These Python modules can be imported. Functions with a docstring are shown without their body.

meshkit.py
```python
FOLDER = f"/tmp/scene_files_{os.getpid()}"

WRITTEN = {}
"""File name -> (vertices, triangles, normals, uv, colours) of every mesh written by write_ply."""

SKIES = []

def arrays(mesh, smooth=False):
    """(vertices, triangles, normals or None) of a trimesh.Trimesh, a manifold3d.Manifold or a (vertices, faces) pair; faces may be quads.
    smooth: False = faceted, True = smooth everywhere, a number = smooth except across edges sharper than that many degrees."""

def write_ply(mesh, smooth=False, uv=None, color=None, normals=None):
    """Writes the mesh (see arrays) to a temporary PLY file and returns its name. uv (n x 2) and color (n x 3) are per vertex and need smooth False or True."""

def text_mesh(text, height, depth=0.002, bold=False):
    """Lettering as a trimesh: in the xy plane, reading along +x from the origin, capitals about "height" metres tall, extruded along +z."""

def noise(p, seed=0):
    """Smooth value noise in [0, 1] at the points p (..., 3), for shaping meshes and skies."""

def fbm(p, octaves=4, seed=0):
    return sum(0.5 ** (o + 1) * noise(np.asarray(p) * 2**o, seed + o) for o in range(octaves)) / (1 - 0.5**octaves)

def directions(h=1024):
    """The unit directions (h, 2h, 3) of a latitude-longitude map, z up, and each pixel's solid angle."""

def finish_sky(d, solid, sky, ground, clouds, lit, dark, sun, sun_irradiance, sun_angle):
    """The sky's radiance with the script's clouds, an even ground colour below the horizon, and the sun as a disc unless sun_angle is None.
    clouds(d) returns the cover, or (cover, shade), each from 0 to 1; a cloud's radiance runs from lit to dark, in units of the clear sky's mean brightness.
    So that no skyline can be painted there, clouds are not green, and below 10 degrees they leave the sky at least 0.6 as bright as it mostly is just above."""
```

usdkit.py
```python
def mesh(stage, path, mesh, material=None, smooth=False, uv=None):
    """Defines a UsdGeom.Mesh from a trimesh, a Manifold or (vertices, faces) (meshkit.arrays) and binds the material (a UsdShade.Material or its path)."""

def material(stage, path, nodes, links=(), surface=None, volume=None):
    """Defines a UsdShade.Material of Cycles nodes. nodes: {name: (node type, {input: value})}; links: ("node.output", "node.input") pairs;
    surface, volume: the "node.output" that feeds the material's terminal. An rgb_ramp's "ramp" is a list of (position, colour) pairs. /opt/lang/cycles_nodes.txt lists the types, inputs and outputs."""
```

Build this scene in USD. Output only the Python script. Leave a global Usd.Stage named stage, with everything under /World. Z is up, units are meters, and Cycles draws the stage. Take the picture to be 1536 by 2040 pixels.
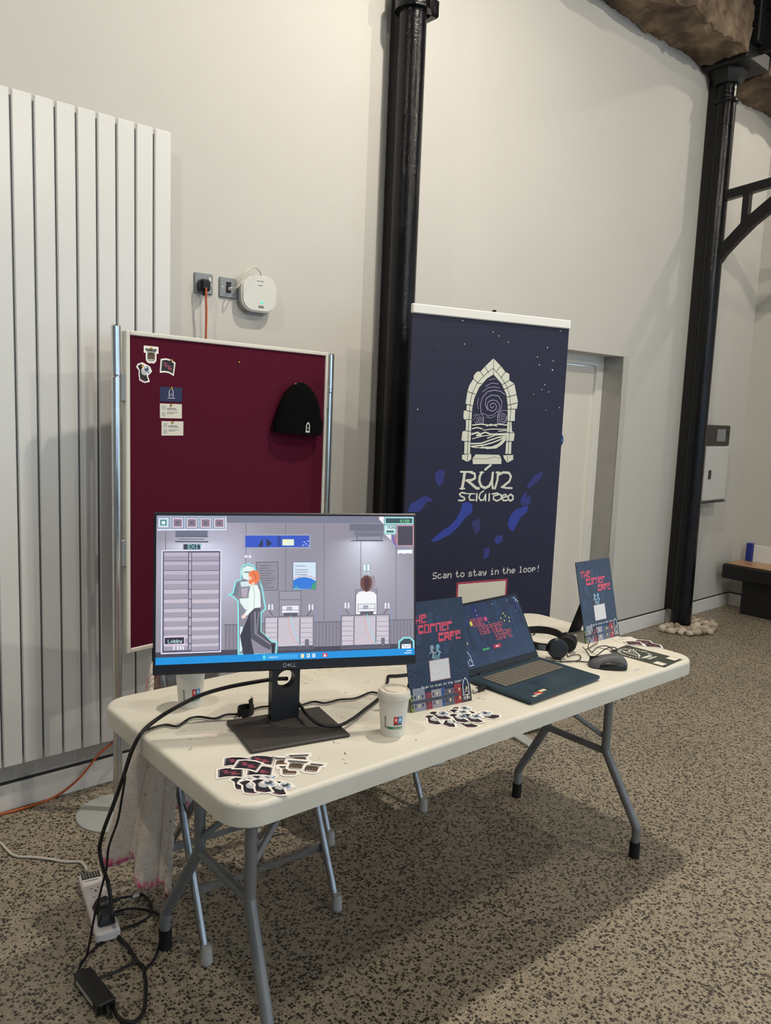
import math, random
import numpy as np, trimesh, usdkit, meshkit
import manifold3d as mf
from shapely.geometry import Polygon, LineString, Point, box as sbox
from shapely.ops import unary_union
from shapely import affinity
from pxr import Usd, UsdGeom, UsdLux, UsdShade, Sdf, Gf, Vt

PI = math.pi
rng = np.random.default_rng(7)
random.seed(7)
stage = Usd.Stage.CreateInMemory()
UsdGeom.SetStageUpAxis(stage, 'Z'); UsdGeom.SetStageMetersPerUnit(stage, 1.0)
UsdGeom.Xform.Define(stage, '/World'); UsdGeom.Scope.Define(stage, '/World/Looks')

# ---------------------------------------------------------------- camera, lights, exposure
EXPOSURE = 0.0
cam = UsdGeom.Camera.Define(stage, '/World/camera')
CR, CU, CF = (np.array(v) for v in ((0.749285735514884, -0.6610850924802298, 0.03920952759630368), (0.056190239019962285, 0.12245708801884507, 0.9908818893454578), (0.6598587300269648, 0.7402504725390932, -0.1289018786242092)))
CPOS = (0.0, 0.0, 1.5608)
m = Gf.Matrix4d(1.0)
for i, v in enumerate((CR, CU, -CF)):
    m.SetRow(i, Gf.Vec4d(*map(float, v), 0))
m.SetRow(3, Gf.Vec4d(*CPOS, 1))
cam.AddTransformOp().Set(m)
cam.CreateHorizontalApertureAttr(36.0); cam.CreateVerticalApertureAttr(36.0 * 2040 / 1536)
cam.CreateFocalLengthAttr(36.0 * 1582.12 / 1536)
cam.CreateClippingRangeAttr(Gf.Vec2f(0.05, 100)); cam.CreateExposureAttr(EXPOSURE)

def lamp(name, loc, aim, power, color, radius=0.06, cone=None):
    """A round ceiling spot: a disk that shines towards aim."""
    l = UsdLux.DiskLight.Define(stage, '/World/' + name)
    l.CreateRadiusAttr(radius); l.CreateColorAttr(Gf.Vec3f(*color)); l.CreateIntensityAttr(power / (PI * radius * radius)); 
    d = np.array(aim, float) - np.array(loc, float); d /= np.linalg.norm(d)
    z = -d; x = np.cross((0, 1, 0.01), z); x /= np.linalg.norm(x); y = np.cross(z, x)
    t = Gf.Matrix4d(1.0)
    for i, v in enumerate((x, y, z)):
        t.SetRow(i, Gf.Vec4d(*map(float, v), 0))
    t.SetRow(3, Gf.Vec4d(*loc, 1)); l.AddTransformOp().Set(t)
    if cone: UsdLux.ShapingAPI.Apply(l.GetPrim()).CreateShapingConeAngleAttr(cone)

WARM = (1.0, 0.91, 0.77)
lamp('lamp_over_table', (2.5, 1.5, 4.4), (2.5, 1.30, 0), 23.0, WARM, cone=36)
lamp('lamp_front', (1.55, -3.5, 3.9), (1.1, 3.0, 1.2), 14.0, WARM, radius=0.035)
lamp('lamp_front_right', (2.75, -3.2, 4.15), (1.6, 3.0, 1.4), 7.0, WARM, radius=0.05)
lamp('lamp_front_high', (1.6, 0.0, 4.4), (1.3, 1.6, 0), 5.5, WARM, radius=0.035)
lamp('lamp_on_banner', (4.0, -0.2, 4.3), (4.0, 3.03, 1.4), 13.0, WARM, radius=0.035, cone=34)
lamp('lamp_left', (-0.5, 1.5, 4.4), (0.1, 1.6, 0), 10.0, WARM, radius=0.05, cone=45)
lamp('lamp_far_right', (6.45, 2.0, 4.4), (6.2, 1.8, 0), 5.0, WARM, radius=0.035)
dome = UsdLux.DomeLight.Define(stage, '/World/daylight')          # comes in through the window openings behind the camera
dome.CreateColorAttr(Gf.Vec3f(0.58, 0.79, 1.0)); dome.CreateIntensityAttr(0.72)

# ---------------------------------------------------------------- helpers
def lin(h):
    c = np.array([int(h[i:i + 2], 16) for i in (0, 2, 4)]) / 255.0
    return tuple(np.where(c <= 0.04045, c / 12.92, ((c + 0.055) / 1.055) ** 2.4))
MATS = {}
def mat(name, nodes, links=(), surface='p.BSDF'):
    MATS[name] = usdkit.material(stage, '/World/Looks/' + name, nodes, links, surface=surface); return MATS[name]
def plain(name, h, rough=0.5, metal=0.0, spec=0.5, bump=None, coat=0.0, vary=0.0):
    col = lin(h) if isinstance(h, str) else h
    n = {'p': ('principled_bsdf', dict(base_color=col, roughness=rough, metallic=metal, specular_ior_level=spec, coat_weight=coat))}
    l = []
    if bump or vary:
        n['g'] = ('texture_coordinate', {})
        n['n'] = ('noise_texture', dict(scale=(bump or (40, 0))[0], detail=4.0, roughness=0.6)); l.append(('g.object', 'n.vector'))
    if bump:
        n['b'] = ('bump', dict(strength=bump[1], distance=0.002)); l += [('n.fac', 'b.height'), ('b.normal', 'p.normal')]
    if vary:
        lo = tuple(c * (1 - vary) for c in col); hi = tuple(min(1, c * (1 + vary)) for c in col)
        n['r'] = ('rgb_ramp', dict(ramp=[(0.3, lo), (0.7, hi)])); l += [('n.fac', 'r.fac'), ('r.color', 'p.base_color')]
    return mat(name, n, l)

USED = {}
def fresh(parent, name):
    k = (parent, name); n = USED.get(k, 0); USED[k] = n + 1
    return f'{parent}/{name}' if n == 0 else f'{parent}/{name}_{n:03d}'
def keys(prim, **kw):
    for k, v in kw.items():
        if v: prim.SetCustomDataByKey(k, v)
def rot(rz=0, rx=0, ry=0):
    return trimesh.transformations.euler_matrix(rx, ry, rz, 'sxyz')
def put(path, mesh, material, smooth=30, colors=None):
    if colors is not None:
        g = usdkit.mesh(stage, path, mesh, MATS[material], smooth=False)
        UsdGeom.PrimvarsAPI(g).CreatePrimvar('displayColor', Sdf.ValueTypeNames.Color3fArray, 'vertex').Set(Vt.Vec3fArray.FromNumpy(np.asarray(colors, np.float32)))
        return g
    return usdkit.mesh(stage, path, mesh, MATS[material], smooth=smooth)
class Thing:
    def __init__(self, name, label, cat, loc=(0, 0, 0), rz=0.0, M=None, group=None, kind=None):
        self.M = np.array(M, float) if M is not None else rot(rz)
        if M is None: self.M[:3, 3] = loc
        self.base = name; self.path = fresh('/World', name)
        x = UsdGeom.Xform.Define(stage, self.path)
        x.AddTransformOp().Set(Gf.Matrix4d(*self.M.T.ravel().tolist()))
        self.prim = x.GetPrim(); keys(self.prim, label=label, category=cat, group=group, kind=kind)
        self.inv = np.linalg.inv(self.M)
    def add(self, name, mesh, material, parent=None, smooth=30, colors=None, world=False, label=None, kind=None):
        if world:
            mesh = mesh.copy(); mesh.apply_transform(self.inv)
        p = fresh(parent or self.path, name)
        g = put(p, mesh, material, smooth, colors); keys(g.GetPrim(), label=label, kind=kind)
        return p
    def copy(self, label, M=None, loc=None, rz=0.0, group=None):
        if M is None:
            M = rot(rz); M[:3, 3] = loc
        p = fresh('/World', self.base); x = UsdGeom.Xform.Define(stage, p)
        x.GetPrim().GetReferences().AddInternalReference(self.path)
        op = x.GetPrim().CreateAttribute('xformOp:transform', Sdf.ValueTypeNames.Matrix4d); op.Set(Gf.Matrix4d(*np.array(M).T.ravel().tolist()))
        x.GetPrim().SetInstanceable(True)
        keys(x.GetPrim(), label=label, category=self.prim.GetCustomDataByKey('category'), group=group or self.prim.GetCustomDataByKey('group'))
        return x
def struct(name, mesh, material, smooth=30):
    p = fresh('/World', name); g = put(p, mesh, material, smooth); keys(g.GetPrim(), kind='structure'); return p
def under(parent, name, mesh, material, smooth=30, **kw):
    g = put(fresh(parent, name), mesh, material, smooth); keys(g.GetPrim(), **kw)
def single(name, label, cat, mesh, material, group=None, smooth=30, kind=None):
    b = mesh.bounds; c = np.array([(b[0, 0] + b[1, 0]) / 2, (b[0, 1] + b[1, 1]) / 2, b[0, 2]])
    mm = mesh.copy(); mm.apply_translation(-c)
    p = fresh('/World', name); g = put(p, mm, material, smooth); g.AddTranslateOp().Set(Gf.Vec3d(*map(float, c)))
    keys(g.GetPrim(), label=label, category=cat, group=group, kind=kind)

cat = lambda *ms: trimesh.util.concatenate([x for x in ms if x is not None])
def bx(x0, x1, y0, y1, z0, z1, b=0.0):
    if b <= 0:
        q = trimesh.creation.box((x1 - x0, y1 - y0, z1 - z0)); q.apply_translation(((x0 + x1) / 2, (y0 + y1) / 2, (z0 + z1) / 2)); return q
    b = min(b, (x1 - x0) / 2.01, (y1 - y0) / 2.01, (z1 - z0) / 2.01)
    pts = []
    for sx in (0, 1):
        for sy in (0, 1):
            for sz in (0, 1):
                c = np.array([x1 if sx else x0, y1 if sy else y0, z1 if sz else z0]); i = np.array([-1 if sx else 1, -1 if sy else 1, -1 if sz else 1]) * b
                for k in range(3):
                    e = i.copy(); e[k] = 0; pts.append(c + e)
    return trimesh.convex.convex_hull(np.array(pts))
def spline(pts, n=8):
    p = np.asarray(pts, float)
    if len(p) < 3: return p
    q = np.vstack([2 * p[0] - p[1], p, 2 * p[-1] - p[-2]]); out = []
    for i in range(len(p) - 1):
        a, b, c, d = q[i:i + 4]
        for t in np.linspace(0, 1, n, endpoint=False):
            out.append(0.5 * (2 * b + (c - a) * t + (2 * a - 5 * b + 4 * c - d) * t * t + (3 * b - a - 3 * c + d) * t ** 3))
    return np.array(out + [p[-1]])
def tube(pts, r, n=10, smooth=0):
    p = spline(pts, smooth) if smooth else np.asarray(pts, float)
    keep = [0] + [i for i in range(1, len(p)) if np.linalg.norm(p[i] - p[i - 1]) > 1e-6]; p = p[keep]
    rr = np.full(len(p), r) if np.ndim(r) == 0 else np.interp(np.linspace(0, 1, len(p)), np.linspace(0, 1, len(r)), r)
    t = np.gradient(p, axis=0); t /= np.linalg.norm(t, axis=1, keepdims=True)
    u = np.cross(t[0], (0, 0, 1)); u = np.cross(t[0], (1, 0, 0)) if np.linalg.norm(u) < 0.1 else u; u /= np.linalg.norm(u)
    V = []; a = np.arange(n) * 2 * PI / n
    for i in range(len(p)):
        u = u - t[i] * (u @ t[i]); u /= np.linalg.norm(u); w = np.cross(t[i], u)
        V.append(p[i] + rr[i] * (np.outer(np.cos(a), u) + np.outer(np.sin(a), w)))
    V = np.vstack(V); F = []
    for i in range(len(p) - 1):
        for k in range(n):
            a0, a1 = i * n + k, i * n + (k + 1) % n; F += [(a0, a1, a1 + n), (a0, a1 + n, a0 + n)]
    e = (len(p) - 1) * n
    for k in range(1, n - 1): F += [(0, k + 1, k), (e, e + k, e + k + 1)]
    return trimesh.Trimesh(V, F, process=False)
def cyl(p0, p1, r, n=20, r1=None): return tube([p0, p1], [r, r if r1 is None else r1], n)
def lathe(prof, n=40):
    return trimesh.creation.revolve(np.array(prof, float), sections=n)
def ext(poly, d):
    poly = poly.buffer(0); gs = getattr(poly, 'geoms', [poly])
    return cat(*[trimesh.creation.extrude_polygon(g, d, engine='earcut') for g in gs if g.area > 1e-9])
def xf(mesh, M=None, t=None, rz=0, rx=0, ry=0):
    q = mesh.copy()
    if M is None: M = rot(rz, rx, ry)
    q.apply_transform(M)
    if t is not None: q.apply_translation(t)
    return q
STAND = rot(0, PI / 2)                       # drawing plane (u right, v up, normal towards -y)
def rrect(x0, x1, y0, y1, r): return sbox(x0 + r, y0 + r, x1 - r, y1 - r).buffer(r, quad_segs=6)

FONT = {k: [int(v[i:i + 2], 16) for i in range(0, 14, 2)] for k, v in {
 'S': '0F10100E01011E', 'c': '00000E1010110E', 'a': '00000E010F110F', 'n': '00001619111111', 't': '08081C08080906', 'o': '00000E1111110E', 's': '00000E100E011E',
 'y': '000011110F010E', 'i': '04000C0404040E', 'h': '10101619111111', 'e': '00000E111F100E', 'l': '0C04040404040E', 'p': '00001E111E1010', '!': '04040404000004',
 'L': '1010101010101F', 'b': '1010161911111E', 'E': '1F10101E10101F', 'X': '11110A040A1111', 'I': '0E04040404040E', 'T': '1F040404040404', '€': '06091C081C0906',
 '1': '040C040404040E', '5': '1F101E0101110E', '0': '0E11131519110E', 'M': '111B1515111111', 'O': '0E11111111110E', 'R': '1E11111E141211', 'N': '11191915131311',
 'H': '1111111F111111', 'C': '0E11101010110E', 'A': '0E11111F111111', 'F': '1F10101E101010', 'U': '1111111111110E', 'D': '1C12111111121C', 'r': '00001619101010', 'Ú': '1111111111110E',
 '[': '1F101010101010' + '', ']': '1F1F1010101F1F', '(': '1F1F111111111F', ')': '1F11111111111F', '{': '1F1F1010101010', '}': '1F1111111111' + '11', '<': '1F111F1010101F', '>': '111111111F1111', '^': '1F1F111F1F1111', '~': '1F1F101E101010', '|': '1F040404040404'}.items()}
def pixtext(s, x, y, h, gap=1, grow=0.08):
    """Pixel lettering as one shapely shape; baseline-left at (x, y), capitals h tall."""
    q = h / 7.0; out = []
    for ch in s:
        if ch == ' ': x += 4 * q; continue
        for r_, bits in enumerate(FONT[ch]):
            for k in range(5):
                if bits >> (4 - k) & 1:
                    out.append(sbox(x + k * q - q * grow, y + (6 - r_) * q - q * grow, x + (k + 1) * q + q * grow, y + (7 - r_) * q + q * grow))
        x += (5 + gap) * q
    return unary_union(out)
TITLE = (('|>< ', 0, 0), (']({<'.replace('(', ')') , 0, 0))
class Art:
    """Flat print: coloured shapes stacked in thin layers, one mesh with a colour per vertex. u right, v up, normal +z."""
    def __init__(self, step=0.00004, z0=0.0): self.V, self.F, self.C, self.n, self.z, self.step = [], [], [], 0, z0, step
    def raw(self, v, f, c):
        self.V.append(np.c_[v, np.full(len(v), self.z)]); self.F.append(np.asarray(f) + self.n); self.C.append(np.broadcast_to(c, (len(v), 3))); self.n += len(v)
    def add(self, poly, color):
        c = lin(color) if isinstance(color, str) else color
        if not poly.is_valid: poly = poly.buffer(0)
        self.z += self.step
        for g in getattr(poly, 'geoms', [poly]):
            if g.geom_type == 'Polygon' and g.area > 1e-10:
                v, f = trimesh.creation.triangulate_polygon(g, engine='earcut'); self.raw(v, f, c)
        return self
    def rect(self, x0, x1, y0, y1, color): return self.add(sbox(min(x0, x1), min(y0, y1), max(x0, x1), max(y0, y1)), color)
    def line(self, pts, w, color): return self.add(LineString(pts).buffer(w / 2, quad_segs=3), color)
    def grid(self, w, h, nx, ny, fn):
        u, v = np.meshgrid(np.linspace(0, w, nx), np.linspace(0, h, ny)); idx = np.arange(nx * ny).reshape(ny, nx)
        a, b, c, d = idx[:-1, :-1].ravel(), idx[:-1, 1:].ravel(), idx[1:, 1:].ravel(), idx[1:, :-1].ravel()
        self.raw(np.c_[u.ravel(), v.ravel()], np.vstack([np.c_[a, b, c], np.c_[a, c, d]]), fn(u.ravel(), v.ravel()))
    def data(self, text, fx):
        for ln in text.strip().split('\n'):
            t = ln.split(); k = 2 if t[0] == 'p' else 3; pts = [fx(*map(float, q.split(','))) for q in t[k:]]
            if k == 2: self.add(Polygon(pts), t[1])
            else: self.line(pts, float(t[2]) * self.unit, t[1])
    unit = 0.001
    def mesh(self, M=None):
        q = trimesh.Trimesh(np.vstack(self.V), np.vstack(self.F), process=False)
        if M is not None: q.apply_transform(M)
        return q, np.vstack(self.C)
def shift(M, d):
    q = M.copy(); q[:3, 3] += np.array(d); return q

# ---------------------------------------------------------------- materials
def noise_mat(name, scale, ramp, rough, bump=0.0, detail=5.0, metal=0.0, spec=0.5, bscale=None, extra=None, coord='object', dist=0.002):
    n = {'g': ('texture_coordinate', {}), 'n': ('noise_texture', dict(scale=scale, detail=detail, roughness=0.6)), 'r': ('rgb_ramp', dict(ramp=ramp)),
         'p': ('principled_bsdf', dict(roughness=rough, metallic=metal, specular_ior_level=spec, **(extra or {})))}
    l = [('g.' + coord, 'n.vector'), ('n.fac', 'r.fac'), ('r.color', 'p.base_color')]
    if bump:
        n['n2'] = ('noise_texture', dict(scale=bscale or scale, detail=4.0, roughness=0.6)); n['b'] = ('bump', dict(strength=bump, distance=dist))
        l += [('g.' + coord, 'n2.vector'), ('n2.fac', 'b.height'), ('b.normal', 'p.normal')]
    return mat(name, n, l)
noise_mat('wall_paint', 1.2, [(0.3, (0.56, 0.545, 0.51)), (0.7, (0.585, 0.57, 0.535))], 0.75, 0.06, bscale=180.0)
plain('skirting_paint', (0.78, 0.77, 0.74), 0.45)
plain('groove', '343437', 0.8)
plain('radiator_enamel', (0.74, 0.745, 0.735), 0.27)
plain('door_paint', (0.74, 0.70, 0.63), 0.45)
plain('frame_paint', (0.76, 0.75, 0.71), 0.45)
noise_mat('brushed_steel', 6.0, [(0.3, (0.40, 0.39, 0.37)), (0.7, (0.47, 0.46, 0.44))], 0.36, metal=1.0)
plain('edge_metal', 'c9c8c0', 0.35, metal=0.25)
noise_mat('chrome_tube', 12.0, [(0.3, (0.62, 0.64, 0.66)), (0.7, (0.80, 0.82, 0.84))], 0.22, metal=1.0)
noise_mat('chair_tube', 25.0, [(0.3, (0.28, 0.285, 0.30)), (0.7, (0.42, 0.425, 0.44))], 0.28, metal=0.85)
noise_mat('black_iron', 9.0, [(0.3, (0.004, 0.004, 0.005)), (0.7, (0.009, 0.009, 0.011))], 0.13, 0.55, bscale=75.0, spec=0.28, dist=0.004)
plain('matt_iron', '08080a', 0.6, bump=(60, 0.3))
noise_mat('rough_timber', 5.0, [(0.3, (0.05, 0.032, 0.022)), (0.5, (0.17, 0.115, 0.075)), (0.7, (0.36, 0.26, 0.17))], 0.85, 0.9, bscale=22.0, dist=0.02)
plain('dark_ceiling', '15110e', 0.9)
plain('felt', '52162b', 0.95, spec=0.1, bump=(900, 0.25), vary=0.06)
plain('white_frame', 'd8d6cc', 0.4)
plain('satin_white', 'e4e4e0', 0.35)
plain('device_white', 'd6d6d2', 0.4)
plain('plate_grey', '8c9092', 0.4, metal=0.3)
plain('plate_base', 'a9adaa', 0.5)
plain('banner_cloth', '23233a', 0.5, spec=0.35)
plain('black_plastic', '0e0e11', 0.35)
plain('matt_black', '0a0a0c', 0.7)
plain('monitor_shell', '1b1c24', 0.42)
plain('stand_base', '3b3735', 0.5, bump=(600, 0.1))
plain('cable_black', '0c0c0e', 0.5)
plain('cable_white', 'cfccbf', 0.45)
plain('cable_orange', 'b85a2c', 0.5)
plain('laptop_blue', '2b4250', 0.42, metal=0.35)
plain('key_grey', '6a655b', 0.55)
plain('key_well', '1a1d22', 0.6)
plain('touchpad', '263e50', 0.3, metal=0.3)
plain('grey_steel', '7d8082', 0.42, metal=0.25, spec=0.5)
plain('rubber_black', '0b0b0c', 0.7)
plain('rubber_grey', 'a8a6a4', 0.65)
plain('rubber_dark', '55565e', 0.6)
plain('paper_white', 'dcd8cc', 0.7)
plain('sticker_white', 'f4efe9', 0.5)
plain('cup_paper', 'e2e0d8', 0.55)
plain('cup_lid', 'dcd6c8', 0.4)
plain('card_grey', 'b9b2a2', 0.7)
plain('strip_white', 'd9d3d3', 0.4)
plain('knit_black', '060607', 0.95, spec=0.1, bump=(260, 0.8))
plain('brass', 'd9b35c', 0.3, metal=1.0)
plain('bench_black', '121214', 0.5)
noise_mat('bench_wood', 8.0, [(0.3, (0.36, 0.19, 0.09)), (0.7, (0.50, 0.29, 0.15))], 0.35)
plain('blue_paint', '1f2f86', 0.45)
plain('panel_white', 'c9cac6', 0.45)
plain('panel_dark', '33312f', 0.45)
plain('mouse_grey', '55565a', 0.55)
plain('flyer_dark', '363a33', 0.6)
mat('pebble_stone', {'g': ('texture_coordinate', {}), 'n': ('noise_texture', dict(scale=30.0, detail=4.0)), 'o': ('object_info', {}), 'ad': ('math', dict(math_type='multiply_add', value2=0.35)), 'r': ('rgb_ramp', dict(ramp=[(0.15, (0.20, 0.155, 0.11)), (0.6, (0.40, 0.33, 0.25)), (1.1, (0.62, 0.55, 0.45))])),
    'b': ('bump', dict(strength=0.3, distance=0.002)), 'p': ('principled_bsdf', dict(roughness=0.75))}, [('g.object', 'n.vector'), ('n.fac', 'ad.value1'), ('o.random', 'ad.value3'), ('ad.value', 'r.fac'), ('r.color', 'p.base_color'), ('n.fac', 'b.height'), ('b.normal', 'p.normal')])
mat('print', {'a': ('attribute', dict(attribute='displayColor')), 'p': ('principled_bsdf', dict(roughness=0.55))}, [('a.color', 'p.base_color')])
mat('glossy_print', {'g': ('texture_coordinate', {}), 'm': ('mapping', dict(scale=(1.0, 1.0, 0.35))), 'n': ('noise_texture', dict(scale=240.0, detail=3.0)), 'b': ('bump', dict(strength=0.6, distance=0.002)),
    'a': ('attribute', dict(attribute='displayColor')), 'p': ('principled_bsdf', dict(roughness=0.2, specular_ior_level=0.5))},
    [('g.object', 'm.vector'), ('m.vector', 'n.vector'), ('n.fac', 'b.height'), ('b.normal', 'p.normal'), ('a.color', 'p.base_color')])
mat('blanket_fleece', {'g': ('texture_coordinate', {}), 'n': ('noise_texture', dict(scale=160.0, detail=4.0)), 'b': ('bump', dict(strength=0.9, distance=0.006)),
    'a': ('attribute', dict(attribute='displayColor')), 'p': ('principled_bsdf', dict(roughness=0.95, sheen_weight=0.5, specular_ior_level=0.1))},
    [('g.object', 'n.vector'), ('n.fac', 'b.height'), ('b.normal', 'p.normal'), ('a.color', 'p.base_color')])
mat('screen_glow', {'a': ('attribute', dict(attribute='displayColor')), 'p': ('principled_bsdf', dict(base_color=(0.01, 0.01, 0.012), roughness=0.35, emission_strength=1.0))}, [('a.color', 'p.emission_color')])
mat('laptop_glow', {'a': ('attribute', dict(attribute='displayColor')), 'p': ('principled_bsdf', dict(base_color=(0.01, 0.01, 0.012), roughness=0.3, emission_strength=0.9))}, [('a.color', 'p.emission_color')])
mat('green_led', {'p': ('principled_bsdf', dict(base_color=(0.0, 0.3, 0.15), emission_color=(0.05, 1.0, 0.5), emission_strength=1.2))})
# ground concrete with dark exposed stone chips
mat('terrazzo', {'g': ('geometry', {}), 'v': ('voronoi_texture', dict(scale=104.0, randomness=1.0)), 's': ('separate_color', {}),
    'd': ('noise_texture', dict(scale=260.0, detail=2.0)), 'ds': ('math', dict(math_type='multiply_add', value2=0.5, value3=-0.25)), 'dd': ('math', dict(math_type='add')),
    'k': ('math', dict(math_type='multiply', value2=0.67)), 'lt': ('math', dict(math_type='less_than')),
    'v2': ('voronoi_texture', dict(scale=190.0, randomness=1.0)), 's2': ('separate_color', {}), 'k2': ('math', dict(math_type='multiply', value2=0.50)), 'lt2': ('math', dict(math_type='less_than')),
    'n': ('noise_texture', dict(scale=45.0, detail=5.0)), 'r': ('rgb_ramp', dict(ramp=[(0.3, lin('938977')), (0.7, lin('aba08c'))])),
    'n3': ('noise_texture', dict(scale=1.6, detail=3.0)), 'r3': ('rgb_ramp', dict(ramp=[(0.3, (0.86, 0.86, 0.86)), (0.7, (1, 1, 1))])), 'mu': ('mix_color', dict(blend_type='multiply', fac=1.0)),
    'c': ('rgb_ramp', dict(ramp=[(0.0, lin('2b2622')), (0.5, lin('3a332c')), (1.0, lin('554c42'))])), 'm1': ('mix_color', {}), 'm2': ('mix_color', dict(b=lin('5a5145'))),
    'p': ('principled_bsdf', dict(roughness=0.42, specular_ior_level=0.45))},
    [('g.position', 'v.vector'), ('g.position', 'd.vector'), ('g.position', 'v2.vector'), ('g.position', 'n.vector'), ('g.position', 'n3.vector'), ('v.color', 's.color'), ('d.fac', 'ds.value1'), ('v.distance', 'dd.value1'), ('ds.value', 'dd.value2'),
     ('s.r', 'k.value1'), ('dd.value', 'lt.value1'), ('k.value', 'lt.value2'), ('v2.color', 's2.color'), ('s2.g', 'k2.value1'), ('v2.distance', 'lt2.value1'), ('k2.value', 'lt2.value2'),
     ('n.fac', 'r.fac'), ('n3.fac', 'r3.fac'), ('r.color', 'mu.a'), ('r3.color', 'mu.b'), ('mu.result', 'm2.a'), ('lt2.value', 'm2.fac'), ('m2.result', 'm1.a'), ('s.g', 'c.fac'), ('c.color', 'm1.b'), ('lt.value', 'm1.fac'), ('m1.result', 'p.base_color')])
# table plastic with scuffs and faint stains
mat('table_plastic', {'g': ('texture_coordinate', {}), 'n': ('noise_texture', dict(scale=26.0, detail=4.0, roughness=0.65)), 'r': ('rgb_ramp', dict(ramp=[(0.0, (0, 0, 0)), (0.70, (0, 0, 0)), (0.735, (1, 1, 1))])),
    'n2': ('noise_texture', dict(scale=5.0, detail=3.0)), 'r2': ('rgb_ramp', dict(ramp=[(0.35, lin('dad6c8')), (0.65, lin('e0dccf'))])), 'm1': ('mix_color', dict(b=lin('8a8270'))),
    'n3': ('noise_texture', dict(scale=7.0, detail=5.0, roughness=0.7)), 'r3': ('rgb_ramp', dict(ramp=[(0.0, (0, 0, 0)), (0.66, (0, 0, 0)), (0.78, (0.6, 0.6, 0.6))])), 'm2': ('mix_color', dict(b=lin('b59a78'))),
    'n4': ('noise_texture', dict(scale=250.0, detail=2.0)), 'b': ('bump', dict(strength=0.12, distance=0.001)), 'p': ('principled_bsdf', dict(roughness=0.42, specular_ior_level=0.4))},
    [('g.object', 'n.vector'), ('n.fac', 'r.fac'), ('g.object', 'n2.vector'), ('n2.fac', 'r2.fac'), ('g.object', 'n3.vector'), ('n3.fac', 'r3.fac'), ('r2.color', 'm2.a'), ('r3.color', 'm2.fac'), ('m2.result', 'm1.a'), ('r.color', 'm1.fac'),
     ('m1.result', 'p.base_color'), ('g.object', 'n4.vector'), ('n4.fac', 'b.height'), ('b.normal', 'p.normal')])

# ---------------------------------------------------------------- room
WY = 3.034                                    # wall face
WX = 6.70                                     # face of the end wall
struct('floor', bx(-5.3, 7.0, -7.3, 3.5, -0.15, 0), 'terrazzo')
wallp = sbox(-5, 0, WX, 4.9).difference(sbox(3.86, -0.1, 4.80, 1.972))
w = ext(wallp, 0.30); w.apply_transform(STAND); w.apply_translation((0, WY + 0.30, 0))
struct('wall_back', w, 'wall_paint', False)
def hole_wall(x0, x1, z0, z1, holes, th):
    p = sbox(x0, z0, x1, z1)
    for h in holes: p = p.difference(sbox(*h))
    q = ext(p, th); q.apply_transform(STAND); return q
q = hole_wall(-7, WY, 0, 4.9, [(-4.6, 0.02, -0.9, 3.0)], 0.25); q.apply_transform(rot(PI / 2)); q.apply_translation((WX, 0, 0)); struct('wall_right', q, 'wall_paint', False)
q = hole_wall(-5, WX, 0, 4.9, [(-3.8, 0.9, -0.9, 3.4), (0.0, 0.9, 2.9, 3.4), (3.6, 0.9, 6.2, 3.4)], 0.25); q.apply_translation((0, -7.0, 0)); struct('wall_front', q, 'wall_paint', False)
struct('wall_left', bx(-5.25, -5, -7, WY, 0, 4.9), 'wall_paint')
struct('ceiling', bx(-5.25, 6.95, -7.25, 3.33, 4.9, 5.05), 'dark_ceiling')
bb = '/World/baseboard_back'
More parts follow.
